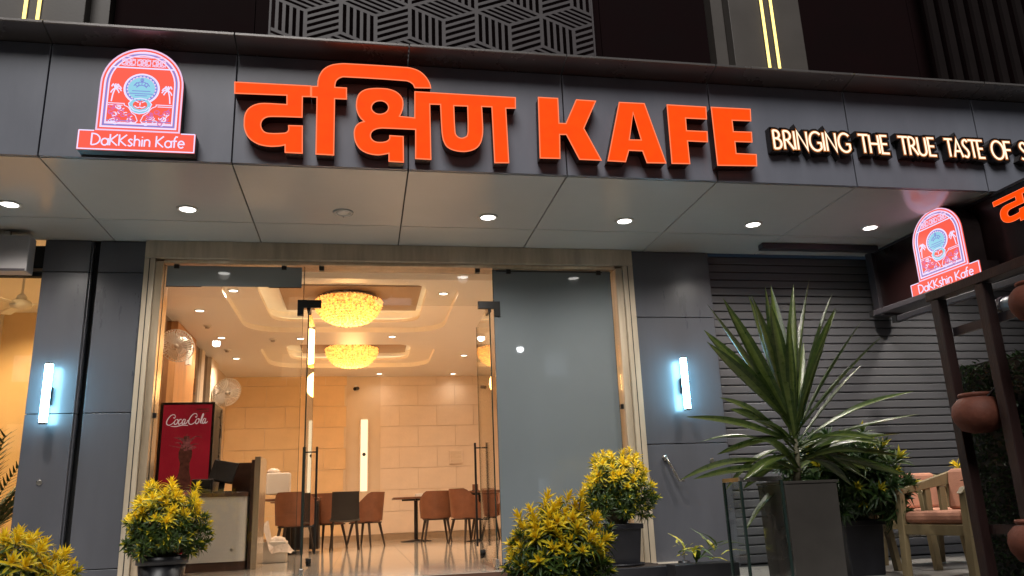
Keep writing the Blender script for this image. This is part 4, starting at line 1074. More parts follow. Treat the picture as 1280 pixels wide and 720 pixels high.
    for sgn in (1, -1):
        X = lambda u: .375 + sgn * (u - .375)
        sw.append([(X(.168), .352), (X(.272), .352), (X(.272), .340), (X(.30), .325), (X(.325), .285), (X(.35), .265), (X(.365), .225), (X(.345), .205), (X(.325), .215), (X(.33), .235)])
        sw.append([(X(.168), .338), (X(.262), .338)])
        for k in range(30):
            cx = .18 + rr.random() * .15; cy = .205 + rr.random() * (.125 - max(0, cx - .26) * .9)
            (sw if k % 2 else mg).append([(X(p[0]), p[1]) for p in arc(cx, cy, .011 + rr.random() * .008, .010 + rr.random() * .007, rr.uniform(0, 180), rr.uniform(240, 420), 6)])
        sw.append([(X(.168), .210), (X(.36), .210)])
    for nm_, src, w_, mt_, lv_ in (('scroll_pattern', sw, .0055, 'lilac', .002), ('scroll_dots', mg, .006, 'magenta', .0034)):
        for side in (-1, 1):
            rib(nm_, [P for P in src if (P[0][0] - .375) * side > 0], w_, mt_, lv_)
    rib('scroll_base_line', [[(.168, .222), (.35, .222)]], .005, 'blue', .0034); rib('scroll_base_line', [[(.40, .222), (.582, .222)]], .005, 'blue', .0034)
    # plate lettering and border
    rib('plate_border', [[(.004, .004), (.746, .004), (.746, .138)], [(.006, .0), (.006, .140)], [(.006, .139), (.10, .139)], [(.655, .139), (.746, .139)]], .008, 'lilac', .005, plate)
    txt = 'DaKKshin Kafe'; tot = sum((LOW.get(c) or FONT[c])[0] for c in txt); k = .60 / tot; x = .085
    for c in txt:
        adv, st = LOW.get(c) or FONT[c]
        if st:
            mb = MB()
            for S_ in st: ribbon(mb, [(x + u * k, .034 + v * .082) for u, v in S_], .0095, fn, L + .005, L + .0065)
            part('plate_letter', mb, M['lilac'], plate)
        x += adv * k
lg = thing('arched_logo_sign', 'upright glowing arched logo sign with DaKKshin Kafe plate on the fascia at the left', 'sign', (0.248, 0, 2.945))
logo_sign(lg, lambda u, v, w: (u, -w, v), 0.10)
for ch in list(lg.children): pass

# perpendicular sign box on the right
SB = thing('perpendicular_sign_box', 'dark maroon sign box standing out from the facade at the right edge', 'signboard', (7.33, 1.62, 2.27), R(1.5))
mb = MB(); mb.box(0, 0.30, -4.2, 0.0, 0.0, 0.652); part('box', mb, M['awning'], SB, bev=0.006)
mb = MB(); mb.box(-0.012, 0.0, -4.2, 0.0, 0.0, 0.02); mb.box(-0.012, 0.0, -4.2, 0.0, 0.632, 0.652); part('edge_trim', mb, M['rail'], SB)
mb = MB(); mb.box(-0.04, 0.30, 0.0, 0.10, -0.02, 0.655); part('end_post', mb, M['rail'], SB, bev=0.005)
t = thing('side_logo_sign', 'glowing arched logo sign seen at a slant on the maroon sign box', 'sign', (7.30, 0.885, 2.215), R(-86))
logo_sign(t, lambda u, v, w: (u * 1.06, -w, v * 0.92), 0.20)
t = thing('side_hindi_sign', 'small glowing orange Hindi lettering cut off by the right edge on the maroon box', 'sign', (7.30, -0.10, 2.53), R(-88.5))
sfx = lambda u, v, w: ((u - 1.235) * 0.62, -w, (v - 2.95) * 0.46)
for k in ('da', 'i', 'ksha'): letter('letter', GLYPHS[k], sfx, t, 0.07, 0.006)

# folding awning arms and rails
t = thing('soffit_rail', 'dark horizontal metal rail fixed below the soffit, left of the maroon sign box', 'rail', (5.98, 1.46, 2.87))
mb = MB(); mb.box(0, 1.26, -0.04, 0.05, 0.0, 0.055); part('bar', mb, M['rail'], t, bev=0.006)
for x in (0.08, 1.15):
    mb = MB(); mb.box(x - .02, x + .02, -.02, .02, 0.055, 0.062); part('bracket', mb, M['black'], t)
for (a, b, lb) in (((7.0, 1.35, 2.19), (7.15, -1.2, 2.17), 'upper dark awning arm under the maroon sign box'), ((6.9, 0.9, 2.03), (7.05, -1.4, 2.02), 'lower dark awning arm under the maroon sign box')):
    t = thing('awning_arm', lb, 'awning arm', a)
    mb = MB(); mb.bar((0, 0, 0), tuple(Vector(b) - Vector(a)), 0.05, 0.05); part('arm', mb, M['rail'], t, bev=0.005)
    mb = MB(); mb.box(-.03, .03, -.06, .0, -.03, .03); part('end_cap', mb, M['black'], t)

# ================================================================== COLUMNS AND ENTRANCE
def column(name, label, panels, joints, y0=1.77):
    t = thing(name, label, 'column', (panels[0][0], y0, TZ))
    zs = [TZ] + joints + [2.925]
    for x0, x1 in panels:
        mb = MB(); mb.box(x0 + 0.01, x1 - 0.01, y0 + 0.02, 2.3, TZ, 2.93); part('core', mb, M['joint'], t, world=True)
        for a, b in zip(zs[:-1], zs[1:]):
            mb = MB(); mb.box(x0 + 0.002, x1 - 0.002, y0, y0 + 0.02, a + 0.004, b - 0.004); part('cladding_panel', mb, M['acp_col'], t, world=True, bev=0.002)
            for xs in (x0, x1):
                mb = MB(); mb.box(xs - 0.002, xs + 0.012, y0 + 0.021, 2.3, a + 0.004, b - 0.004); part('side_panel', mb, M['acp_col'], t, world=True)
    return t
lc = column('left_column', 'dark grey clad column with a recessed groove, left of the entrance', [(-0.58, -0.205), (-0.135, 0.245)], [0.17, 1.412, 2.636])
mb = MB(); mb.box(-0.21, -0.13, 1.86, 2.25, TZ, 2.925); part('groove', mb, M['joint'], lc, world=True)
rc = column('right_column', 'dark grey clad column between the entrance and the roller shutter', [(4.755, 5.556)], [1.037, 2.254])
bpy.data.objects['left_column'].name = 'clad_column'; bpy.data.objects['right_column'].name = 'clad_column.001'
XF['clad_column'] = XF['left_column']; XF['clad_column.001'] = XF['right_column']

pt = thing('entrance_surround', 'beige surround framing the glass shopfront', 'door frame', (0.25, 1.77, TZ))
for nm, b, mt in (('left_jamb', (0.25, 0.335, 1.735, 2.0, TZ, 2.765), 'stone_jamb'), ('left_inner_jamb', (0.338, 0.40, 1.765, 2.0, TZ, 2.745), 'jamb_inner'),
                  ('right_jamb', (4.645, 4.745, 1.735, 2.0, TZ, 2.765), 'stone_jamb'), ('right_inner_jamb', (4.575, 4.642, 1.765, 2.0, TZ, 2.745), 'stone_jamb'),
                  ('header', (0.25, 4.745, 1.732, 2.0, 2.768, 2.928), 'stone_jamb'), ('header_reveal', (0.402, 4.573, 1.775, 2.0, 2.735, 2.766), 'jamb_inner')):
    mb = MB(); mb.box(*b); part(nm, mb, M[mt], pt, world=True, bev=0.003)
for x in (0.2935, 4.69):
    mb = MB(); mb.box(x - .004, x + .004, 1.7335, 1.735, TZ, 2.76); part('jamb_groove', mb, M['joint'], pt, world=True)

GY = 1.84
def clamp(parent, x, z, s=0.022, mt='black'):
    mb = MB(); mb.box(x - s, x + s, GY - 0.022, GY + 0.022, z - s, z + s); part('glass_clamp', mb, M[mt], parent, world=True, bev=0.003)
def pane(name, label, x0, x1, z0, z1, mt='glass'):
    t = thing(name, label, 'glass panel', (x0, GY, z0))
    mb = MB(); mb.box(x0 + .002, x1 - .002, GY - 0.006, GY + 0.006, z0, z1); part('pane', mb, M[mt], t, world=True)
    mb = MB(); mb.box(x0 - .001, x0 + .002, GY - 0.0062, GY + 0.0062, z0, z1); mb.box(x1 - .002, x1 + .001, GY - 0.0062, GY + 0.0062, z0, z1); part('pane_edge', mb, M['glass_edge'], t, world=True)
    return t
lp = pane('fixed_glass_panel', 'tall clear glass panel left of the doors with a grey frosted band at its top', 0.402, 1.61, 0.02, 2.733)
mb = MB(); mb.box(0.42, 1.59, GY - 0.012, GY - 0.0075, 2.535, 2.725); part('frosted_band', mb, M['frost2'], lp, world=True)
mb = MB(); mb.box(0.42, 0.72, GY - 0.012, GY - 0.0075, 2.528, 2.5345); mb.box(1.30, 1.59, GY - 0.012, GY - 0.0075, 2.528, 2.5345); part('band_trim', mb, M['black'], lp, world=True)
clamp(lp, 0.50, 2.72); clamp(lp, 1.43, 2.72); clamp(lp, 0.405, 1.39)
tp = pane('transom_glass', 'clear glass transom over the two open doors', 1.613, 3.364, 2.375, 2.733)
clamp(tp, 1.765, 2.72); clamp(tp, 3.22, 2.72)
rp = pane('frosted_glass_panel', 'wide blue grey frosted glass panel right of the doors', 3.367, 4.54, 0.02, 2.733, 'frost')
mb = MB(); mb.box(4.543, 4.574, GY - 0.006, GY + 0.006, 0.02, 2.733); part('clear_strip', mb, M['glass'], rp, world=True)
mb = MB(); mb.box(3.40, 4.46, GY - 0.012, GY - 0.0075, 2.715, 2.722); part('top_rail', mb, M['black'], rp, world=True)
clamp(rp, 3.52, 2.715); clamp(rp, 4.42, 2.715); clamp(rp, 4.57, 1.40); clamp(rp, 3.40, 0.035)
def door(x, s, label):
    """glass leaf standing open into the shop; s = side the inner face looks at"""
    t = thing('glass_door', label, 'door', (x, GY, 0.0), group='open glass doors')
    mb = MB(); mb.box(-0.005, 0.005, 0.0, 0.90, 0.045, 2.37); part('pane', mb, M['glass'], t)
    mb = MB(); mb.box(-0.006, 0.006, -0.003, 0.0, 0.045, 2.37); mb.box(-0.006, 0.006, 0.90, 0.903, 0.045, 2.37); part('pane_edge', mb, M['glass_edge'], t)
    mb = MB(); mb.box(-0.016, 0.016, -0.012, 0.16, 2.315, 2.385); part('top_patch', mb, M['black'], t, bev=0.002)
    mb = MB(); mb.box(-0.016, 0.016, -0.012, 0.16, 0.02, 0.09); mb.tube([(0, 0.02, 0), (0, 0.02, 0.03)], 0.02, 12); part('floor_pivot', mb, M['steel'], t, bev=0.002)
    # L shaped patch holding transom, side glass and door pivot
    mb = MB(); mb.box(-0.10 if s > 0 else -0.11, 0.11 if s > 0 else 0.10, -0.02, 0.02, 2.345, 2.415)
    mb.box(-0.10 if s > 0 else 0.045, -0.045 if s > 0 else 0.10, -0.021, 0.021, 2.27, 2.3449); part('corner_patch', mb, M['black'], t, bev=0.002)
    mb = MB(); mb.tube([(0.0, 0.86, 0.06), (0.0, 0.86, 0.085)], 0.028, 12); mb.tube([(-.03, 0.86, 0.11), (.03, 0.86, 0.11)], 0.026, 12); part('door_lock', mb, M['black'], t)
    for sd in (-1, 1):
        mb = MB(); mb.bar((sd * 0.062, 0.80, 0.17), (sd * 0.062, 0.80, 1.16), 0.020, 0.020)
        for z in (0.42, 1.11): mb.tube([(sd * .005, 0.80, z), (sd * .062, 0.80, z)], 0.007, 8)
        part('pull_handle', mb, M['black'], t, bev=0.002)
    return t
door(1.66, 1, 'left glass door standing open inwards, seen nearly edge on')
door(3.325, -1, 'right glass door standing open inwards beside the frosted panel')
mb = MB(); mb.box(0.402, 1.61, GY - .02, GY + .02, -0.002, 0.02); mb.box(3.367, 4.57, GY - .02, GY + .02, -0.002, 0.02)
single('floor_channel', mb, M['steel'], 'thin steel channel holding the fixed glass at the floor', 'rail', base=(0.402, GY, 0))
# interior curtain-like pelmet above the shop side of the glass
mb = MB(); mb.box(-0.53, 5.0, 2.0, 2.3, 2.76, 3.5); struct('lintel', mb, M['wall'])
mb = MB(); mb.box(-0.53, 0.25, 1.95, 2.3, -0.1, 2.76); mb.box(4.75, 5.0, 1.95, 2.3, -0.1, 2.76); struct('inner_pier', mb, M['wall'])

# wall tube lights
def wall_light(x, z0, z1, label, tilt=0.0):
    t = thing('wall_tube_light', label, 'wall light', (x, 1.77, z0), group='cool white tube lights on the columns')
    h = z1 - z0
    mb = MB(); mb.tube([(0, -0.105, 0.012), (0, -0.105, h - 0.012)], 0.030, 16); part('tube', mb, M['tube'], t, smooth=False)
    mb = MB()
    for z in (0.0, h - .014): mb.tube([(0, -0.105, z), (0, -0.105, z + 0.014)], 0.032, 16)
    part('end_cap', mb, M['steel'], t)
    mb = MB(); mb.box(-0.014, 0.014, -0.075, 0.0, h * .33, h * .62); part('bracket', mb, M['black'], t, bev=0.002)
    pass
    return t
wall_light(-0.397, 1.315, 1.82, 'cool white vertical tube light on the left column')
wall_light(5.148, 1.335, 1.84, 'cool white vertical tube light on the right column')
for x, z, lb in ((-0.408, 0.86, 'small round lock socket on the left column'), (5.383, 0.877, 'small round lock socket on the right column near the shutter')):
    t = thing('lock_socket', lb, 'lock', (x, 1.77, z))
    mb = MB(); mb.lathe([(0.022, 0), (0.022, -0.006), (0.014, -0.008)], seg=16, axis='y'); part('ring', mb, M['steel'], t)
    mb = MB(); mb.lathe([(0.012, -0.004), (0.001, -0.006)], seg=12, axis='y'); part('keyhole', mb, M['black'], t)
t = thing('crank_handle', 'metal crank handle folded against the right column', 'handle', (4.92, 1.77, 0.69))
mb = MB(); mb.lathe([(0.026, 0), (0.026, -0.02), (0.015, -0.03)], (0, 0, 0.22), 14, 'y'); part('mount', mb, M['steel'], t)
mb = MB(); mb.tube([(0, -0.03, 0.22), (0.02, -0.045, 0.18), (0.09, -0.055, 0.03), (0.10, -0.06, 0.01), (0.145, -0.07, 0.01)], 0.011, 8); part('arm', mb, M['steel'], t, smooth=True)

# ================================================================== ROLLER SHUTTER
sh = thing('roller_shutter', 'closed grey roller shutter with horizontal slats right of the right column', 'shutter', (5.56, 1.86, TZ))
sm_ = MB(); W_ = 5.6; prof = [(0.004, 0.004), (-0.003, 0.0055), (-0.0055, 0.012), (-0.0055, 0.070), (-0.003, 0.0765), (0.004, 0.0775)]
g = [[(0, y, z) for y, z in prof], [(W_, y, z) for y, z in prof]]
sm_.sheet(g); sme = mesh_of('slat', sm_, M['shutter'])
for k in range(36): piece('slat', sme, sh, (0.0, rnd.uniform(-.0025, .0015), k * 0.083 + 0.01), (R(rnd.uniform(-1.2, 1.2)), 0, 0))
mb = MB(); mb.box(0.0, W_, 0.012, 0.06, 0, 3.0); part('backing', mb, M['joint'], sh)
mb = MB(); mb.box(-0.003, 0.02, -0.05, 0.0, 0, 3.0); part('side_guide', mb, M['rail'], sh)

# ================================================================== PLANTS
def leaf_mesh(L, w, curl, fold=0.25):
    """small lance-shaped leaf along +x, folded along the midrib"""
    mb = MB(); xs = [0, .3, .62, 1.0]; ws = [.22, 1.0, .8, 0.02]
    v = []
    for x, q in zip(xs, ws):
        z = curl * x * x * L; hw = w * q / 2
        v += [(x * L, -hw, z + hw * fold * 2), (x * L, 0, z), (x * L, hw, z + hw * fold * 2)]
    f = []
    for i in range(3):
        a = i * 3; f += [(a, a + 1, a + 4, a + 3), (a + 1, a + 2, a + 5, a + 4)]
    return v, f
def rosette(kind, seed):
    """tuft of leaves round a shoot pointing +z; yellow young leaves inside, green ones below"""
    r_ = random.Random(seed); mb = MB()
    n = 22
    for i in range(n):
        fr_ = i / n
        L = 0.050 + 0.040 * fr_ + r_.uniform(-.008, .012); w = 0.0145 + r_.uniform(0, .005)
        v, f = leaf_mesh(L, w, -0.35 * fr_ - .1 + r_.uniform(-.1, .1))
        el = R(80 - 78 * fr_ + r_.uniform(-10, 10)); az = i * 2.399 + r_.uniform(-.2, .2)
        mt = Matrix.Translation((0, 0, 0.018 - 0.05 * fr_)) @ Matrix.Rotation(az, 4, 'Z') @ Matrix.Rotation(-el, 4, 'Y')
        if kind == 'y': mi = 0 if fr_ < .62 else (1 if fr_ < .82 else 2)
        elif kind == 'm': mi = 0 if fr_ < .25 else (1 if fr_ < .6 else 2)
        elif kind == 'g': mi = 1 if fr_ < .12 else 2
        elif kind == 'l': mi = 1 if fr_ < .3 else 2
        else: mi = 3
        mb.add([mt @ Vector(p) for p in v], f, mi)
    return mesh_of('leaf_cluster', mb, [M['lf_y'], M['lf_m'], M['lf_g'], M['lf_d']])
ROS = {k: [rosette(k, 10 * i + j) for i in range(4)] for j, k in enumerate('ymgdl')}
def make_pot(t, r_top, r_bot, h, mt, square=False, seg=28):
    if square:
        mb = MB()
        for a, b, c, d in ((r_top, r_bot, h, 0),):
            T = a; B = b
            mb.hexa([(-B, -B, 0), (B, -B, 0), (B, B, 0), (-B, B, 0), (-T, -T, h), (T, -T, h), (T, T, h), (-T, T, h)])
        p = part('pot', mb, mt, t, bev=0.008)
        mb = MB(); q = r_top + .012
        for b_ in ((-q, q, -q, -q + .03), (-q, q, q - .03, q), (-q, -q + .03, -q + .03, q - .03), (q - .03, q, -q + .03, q - .03)):
            mb.box(b_[0], b_[1], b_[2], b_[3], h - .035, h + .006)
        part('pot_rim', mb, mt, t, bev=0.003)
        mb = MB(); mb.box(-r_top + .02, r_top - .02, -r_top + .02, r_top - .02, h + .001, h + .004); part('soil', mb, M['soil'], t)
    else:
        mb = MB(); mb.lathe([(r_bot, 0), (r_top, h - 0.05), (r_top - .01, h - .05), (r_top - .014, h - .035)], seg=seg); part('pot', mb, mt, t, smooth=True)
        mb = MB(); mb.lathe([(r_top, h - 0.055), (r_top + .014, h - 0.05), (r_top + .014, h), (r_top, h + .004), (r_top - .012, h), (r_top - .02, h - .04)], seg=seg); part('pot_rim', mb, mt, t, smooth=True)
        mb = MB(); mb.lathe([(r_top - .013, h - .03), (0.002, h - .022)], seg=seg); part('soil', mb, M['soil'], t)
def croton(label, loc, rb, hb, base_h, pr, ph, nr, yellow, seed, square=False, sy=1.0, kinds=None, tuft=1.0, pot_bot=None):
    """potted bush: crown of radius rb and height hb whose underside is base_h above the pot foot"""
    t = thing('potted_croton', label, 'potted plant', loc)
    r_ = random.Random(seed)
    make_pot(t, pr, (pot_bot or pr * .8), ph, M['pot_black'], square)
    cz = base_h + hb * 0.42
    sb = MB(); cl = 0
    for i in range(nr):
        f = (i + .5) / nr
        z = 1 - 1.72 * f                       # from the top down past the equator
        a = i * 2.39996 + r_.uniform(-.25, .25)
        s = math.sqrt(max(0, 1 - z * z))
        bump = 1 + .13 * math.sin(3 * a + seed) + .11 * math.sin(5 * a + 2.1 * seed + 5 * z) + r_.uniform(-.16, .12)
        inner = 0.62 if r_.random() < .22 else 1.0
        p = Vector((s * math.cos(a) * rb * bump * inner, s * math.sin(a) * rb * sy * bump * inner, cz + z * hb * (.58 if z > 0 else .46) * bump * inner))
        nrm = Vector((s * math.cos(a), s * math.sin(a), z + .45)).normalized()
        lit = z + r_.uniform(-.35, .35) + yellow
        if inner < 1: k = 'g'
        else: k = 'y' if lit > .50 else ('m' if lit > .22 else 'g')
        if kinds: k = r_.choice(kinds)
        q = Vector((0, 0, 1)).rotation_difference((nrm + Vector((r_.uniform(-.3, .3), r_.uniform(-.3, .3), 0))).normalized())
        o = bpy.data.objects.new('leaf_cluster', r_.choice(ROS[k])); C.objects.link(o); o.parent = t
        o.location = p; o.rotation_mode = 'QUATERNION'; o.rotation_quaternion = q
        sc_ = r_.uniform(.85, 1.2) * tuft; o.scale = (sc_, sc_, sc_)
        if i % 3 == 0:
            m0 = Vector((p.x * .15, p.y * .15, ph - .02)); m1 = m0.lerp(p, .5) + Vector((0, 0, .02))
            sb.tube([m0, m1, p], [.006, .005, .003], 5)
    part('stem', sb, M['bark'], t)
    return t
croton('rounded yellow topped croton bush in a round black pot left of the entrance', (0.765, 0.9, TZ), 0.235, 0.47, 0.35, 0.16, 0.36, 230, 0.10, 1, tuft=.86)
croton('tall domed croton bush in a square black pot in front of the frosted panel', (4.245, 1.2, 0.03), 0.255, 0.54, 0.33, 0.15, 0.32, 230, 0.12, 2, tuft=.88, square=True, pot_bot=.125)
croton('low wide yellow croton bush nearest the camera, below the frosted panel', (3.15, -1.2, -0.42), 0.225, 0.47, 0.47, 0.18, 0.45, 230, 0.14, 3, tuft=0.85)
croton('yellow croton bush cut off by the bottom left corner', (0.54, -1.2, -0.42), 0.28, 0.47, 0.41, 0.20, 0.42, 230, 0.35, 4, tuft=0.85)
croton('dark green bushy shrub in a square black pot right of the tall grey planter', (5.92, 0.50, TZ), 0.40, 0.62, 0.40, 0.165, 0.40, 190, 0, 5, square=True, kinds=['d', 'd', 'd', 'd', 'g', 'l'], tuft=1.5, pot_bot=.14)
croton('small yellow tipped plant behind the terrace chairs, beside the timber frame', (7.35, 0.85, TZ), 0.14, 0.26, 0.56, 0.12, 0.52, 26, 0.3, 6)
t = thing('planter_plinth', 'low black plinth under the square croton pot', 'plinth', (3.86, 0.98, TZ))
mb = MB(); mb.box(0, 0.70, 0, 0.42, 0, 0.105); part('block', mb, M['pot_black'], t, bev=0.008)
mb = MB(); mb.box(0.01, 0.69, 0.01, 0.41, 0.105, 0.108); part('top_mat', mb, M['soil'], t)
t = thing('pot_saucer', 'shallow black saucer under the square croton pot', 'saucer', (4.245, 1.2, 0.0285))
t.location = (4.245, 1.2, 0.0275)
mb = MB(); mb.lathe([(0.16, 0.0015), (0.19, 0.002), (0.20, 0.02), (0.193, 0.02), (0.185, 0.006)], seg=24); part('dish', mb, M['pot_black'], t, smooth=True)

# little seedling pot by the right column
t = thing('seedling_pot', 'tiny green seedling in a small black pot at the foot of the right column', 'potted plant', (4.83, 1.30, TZ))
mb = MB(); mb.lathe([(0.038, 0), (0.05, 0.11), (0.044, 0.112), (0.04, 0.10)], seg=16); part('pot', mb, M['pot_black'], t, smooth=True)
mb = MB(); mb.tube([(0, 0, .1), (0.01, 0, .16), (0.0, .01, .24)], .003, 5); mb.tube([(0.0, 0, .14), (-.05, 0, .19)], .002, 5); mb.tube([(0.0, 0, .16), (.05, 0, .22)], .002, 5); part('stem', mb, M['bark'], t)
r_ = random.Random(9)
for k in range(18):
    v, f = leaf_mesh(0.036, 0.022, -.2, .1); L_ = MB()
    c_ = Vector((r_.uniform(-.06, .06), r_.uniform(-.03, .03), r_.uniform(.15, .27)))
    mt = Matrix.Translation(c_) @ Matrix.Rotation(r_.uniform(0, 6.28), 4, 'Z') @ Matrix.Rotation(R(r_.uniform(-60, 20)), 4, 'Y')
    L_.add([mt @ Vector(p) for p in v], f); part('leaf', L_, M['lf_m'], t)

# tall dracaena
DR = thing('potted_dracaena', 'tall spiky dracaena with long drooping sword leaves in a glossy grey planter', 'potted plant', (5.15, -0.11, TZ))
mb = MB(); B = .185; T = .195
mb.hexa([(-B, -B, 0), (B, -B, 0), (B, B, 0), (-B, B, 0), (-T, -T, .68), (T, -T, .68), (T, T, .68), (-T, T, .68)]); part('planter', mb, M['planter'], DR, bev=0.006)
mb = MB()
for b_ in ((-.2, .2, -.2, -.175), (-.2, .2, .175, .2), (-.2, -.175, -.175, .175), (.175, .2, -.175, .175)): mb.box(*b_, .681, .70)
part('planter_rim', mb, M['planter'], DR, bev=0.003)
mb = MB(); mb.box(-.174, .174, -.174, .174, .682, .69); part('soil', mb, M['soil'], DR)
base = Vector((5.16, -0.11, 0.62)); crown = Vector((5.19, -0.11, 0.93))
mb = MB(); mb.tube([base, base.lerp(crown, .5) + Vector((.01, 0, 0)), crown], [.028, .022, .014], 10); part('trunk', mb, M['bark'], DR, world=True, smooth=True)
def sword(p0, p1, w, bow, twist, name='leaf', n=12, fold=.35, striped=True):
    """strap leaf from p0 to p1, bowed upward by bow, twisting along its length"""
    p0 = Vector(p0); p1 = Vector(p1); d = p1 - p0; L = d.length
    rows = []
    for i in range(n + 1):
        s = i / n
        c_ = p0 + d * s + Vector((0, 0, bow * math.sin(math.pi * min(1, s * .95)) ))
        c2 = p0 + d * (s + .02) + Vector((0, 0, bow * math.sin(math.pi * min(1, (s + .02) * .95))))
        tan = (c2 - c_).normalized()
        sd = tan.cross(Vector((0, 0, 1)))
        sd = sd.normalized() if sd.length > .15 else Vector((1, 0, 0)).cross(tan).normalized()
        up = sd.cross(tan)
        a = twist * s
        sd2 = sd * math.cos(a) + up * math.sin(a); up2 = up * math.cos(a) - sd * math.sin(a)
        ww = w * (0.30 + .70 * math.sin(math.pi * min(.5, s * .95)) ** 1.2) * (1 - max(0, (s - .50) / .50) ** 1.9) / 2 + .0008
        rows.append([c_ - sd2 * ww + up2 * ww * fold, c_ - sd2 * ww * .45 + up2 * ww * fold * .2, c_, c_ + sd2 * ww * .45 + up2 * ww * fold * .2, c_ + sd2 * ww + up2 * ww * fold])
    mb = MB(); mb.sheet(rows); mb.mi = [1 if k % 4 in (1, 2) and striped else 0 for k in range(len(mb.f))]; part(name, mb, [M['drac'], M['drac_mid']], DR, world=True, smooth=True)
tips = [[4.56, -0.26, 1.86], [4.65, -0.33, 1.89], [4.55, -0.18, 1.69], [4.51, -0.3, 1.58], [4.86, -0.35, 1.91], [5.07, -0.18, 2.02], [5.26, .08, 2.10], [5.42, 0.02, 2.10], [5.55, 0.0, 2.14],
        [5.55, -0.27, 1.95], [5.67, -0.11, 1.87], [5.77, -0.24, 1.74], [5.88, -0.29, 1.62]]
low = [[6.03, -0.33, 1.2], [6.09, -0.27, 1.05], [6.17, 0.08, 0.94], [6.11, 0.03, 0.77], [4.71, 0.02, 1.22], [4.78, 0.02, 1.14], [4.31, -0.28, 1.06], [4.53, -0.23, 0.81],
       [4.89, -0.07, 1.05], [4.71, -0.11, 0.27], [4.83, 0.05, 0.58], [5.84, 0.06, 0.67], [5.41, -0.34, 0.66], [5.87, -0.08, 0.86]]
r_ = random.Random(21)
for i, tp_ in enumerate(tips):
    s = crown + Vector((r_.uniform(-.02, .02), r_.uniform(-.02, .02), r_.uniform(-.03, .06)))
    sword(s, tp_, r_.uniform(.10, .125), r_.uniform(.01, .04), r_.uniform(-.9, .9))
for i in range(13):     # fill of upright leaves
    a = r_.uniform(0, 6.28); sp = r_.uniform(.08, .62); h = r_.uniform(.55, 1.12) * (1.05 - sp * .45)
    s = crown + Vector((math.cos(a) * .015, math.sin(a) * .015, r_.uniform(-.06, .05)))
    sword(s, crown + Vector((math.cos(a) * sp, math.sin(a) * sp * .7, h)), r_.uniform(.075, .10), r_.uniform(.02, .07), r_.uniform(-.8, .8))
for i, tp_ in enumerate(low):
    s = Vector((5.19, -.11, r_.uniform(.68, .92)))
    sword(s, tp_, r_.uniform(.085, .105), r_.uniform(.02, .08), r_.uniform(-1.2, 1.2))
for i in range(22):
    a = r_.uniform(-1.2, .8) + (math.pi if i % 3 == 0 else 0); sp = r_.uniform(.45, .9)
    s = Vector((5.19, -.11, r_.uniform(.66, .86)))
    sword(s, (5.19 + math.cos(a) * sp, -.11 + math.sin(a) * sp, r_.uniform(.55, .95)), .09, r_.uniform(.03, .10), r_.uniform(-1, 1))

# glass guard left of the planter
t = thing('glass_guard', 'low three sided clear glass box with a brassy rim left of the grey planter', 'glass guard', (4.64, -0.30, TZ))
for nm, b in (('front_pane', (0, .30, 0, .010)), ('left_pane', (0, .010, .012, .25)), ('back_pane', (0.012, .30, .25, .26))):
    mb = MB(); mb.box(*b, 0.02, 0.71); part(nm, mb, M['glass'], t)
mb = MB(); mb.box(-.004, .304, -.004, .014, .71, .735); part('front_rim', mb, M['steel'], t)
mb = MB(); mb.box(-.004, .014, .015, .254, .71, .735); part('left_rim', mb, M['bronze'], t)
mb = MB(); mb.box(-.004, .304, .256, .268, .71, .735); part('back_rim', mb, M['steel'], t)
for x, y in ((0, 0), (0, .255), (.295, 0)):
    mb = MB(); mb.box(x - .005, x + .012, y - .005, y + .012, 0, .7095); part('corner_post', mb, M['glass_edge'], t)
t = thing('low_leafy_plant', 'small pale leaved plant growing in a low tray behind the glass guard', 'plant', (4.72, 0.75, TZ))
mb = MB(); mb.box(-.22, .30, -.10, .10, 0, .13); part('tray', mb, M['pot_black'], t, bev=.006)
for k in range(22):
    v, f = leaf_mesh(r_.uniform(.14, .22), 0.04, -.5, .2); L_ = MB()
    mt = Matrix.Translation((r_.uniform(-.15, .2), r_.uniform(-.05, .05), r_.uniform(.13, .26))) @ Matrix.Rotation(r_.uniform(0, 6.28), 4, 'Z') @ Matrix.Rotation(R(r_.uniform(-75, -10)), 4, 'Y')
    L_.add([mt @ Vector(p) for p in v], f); part('leaf', L_, M['lf_m' if k % 3 == 0 else 'lf_g'], t)

# palm at the left window
t = thing('potted_palm', 'dark feathery palm in a black pot at the left edge beside the left column', 'potted plant', (-1.12, 2.45, 0.0))
mb = MB(); mb.lathe([(.13, 0), (.17, .38), (.155, .385), (.15, .35)], seg=24); part('pot', mb, M['pot_black'], t, smooth=True)
mb = MB(); mb.lathe([(.152, .36), (.002, .365)], seg=24); part('soil', mb, M['soil'], t)
r_ = random.Random(13)
for k in range(30):
    a = k * 2.4; el = R(50 + 35 * r_.random()); L = r_.uniform(.75, 1.1)
    pts = []
    for i in range(9):
        s = i / 8; rr_ = L * s * math.cos(el) * (1 + .25 * s); z = .36 + L * s * math.sin(el) - .38 * L * s * s * math.cos(el)
        pts.append(Vector((rr_ * math.cos(a), rr_ * math.sin(a) * .5, z)))
    fb = MB(); fb.tube(pts, [.007 - .0006 * i for i in range(9)], 5)
    for i in range(2, 9):
        for j in range(2):
            for sd in (-1, 1):
                p = pts[i] if j == 0 else pts[i].lerp(pts[i - 1], .5)
                tn = (pts[i] - pts[i - 1]).normalized(); sv = tn.cross(Vector((0, 0, 1))).normalized()
                e = p + (sv * sd * .7 + tn * .7 + Vector((0, 0, -.15))).normalized() * (.22 - .012 * i)
                fb.bar(p, e, .026, .002, w2=.003, h2=.001)
    part('frond', fb, M['lf_d'], t)

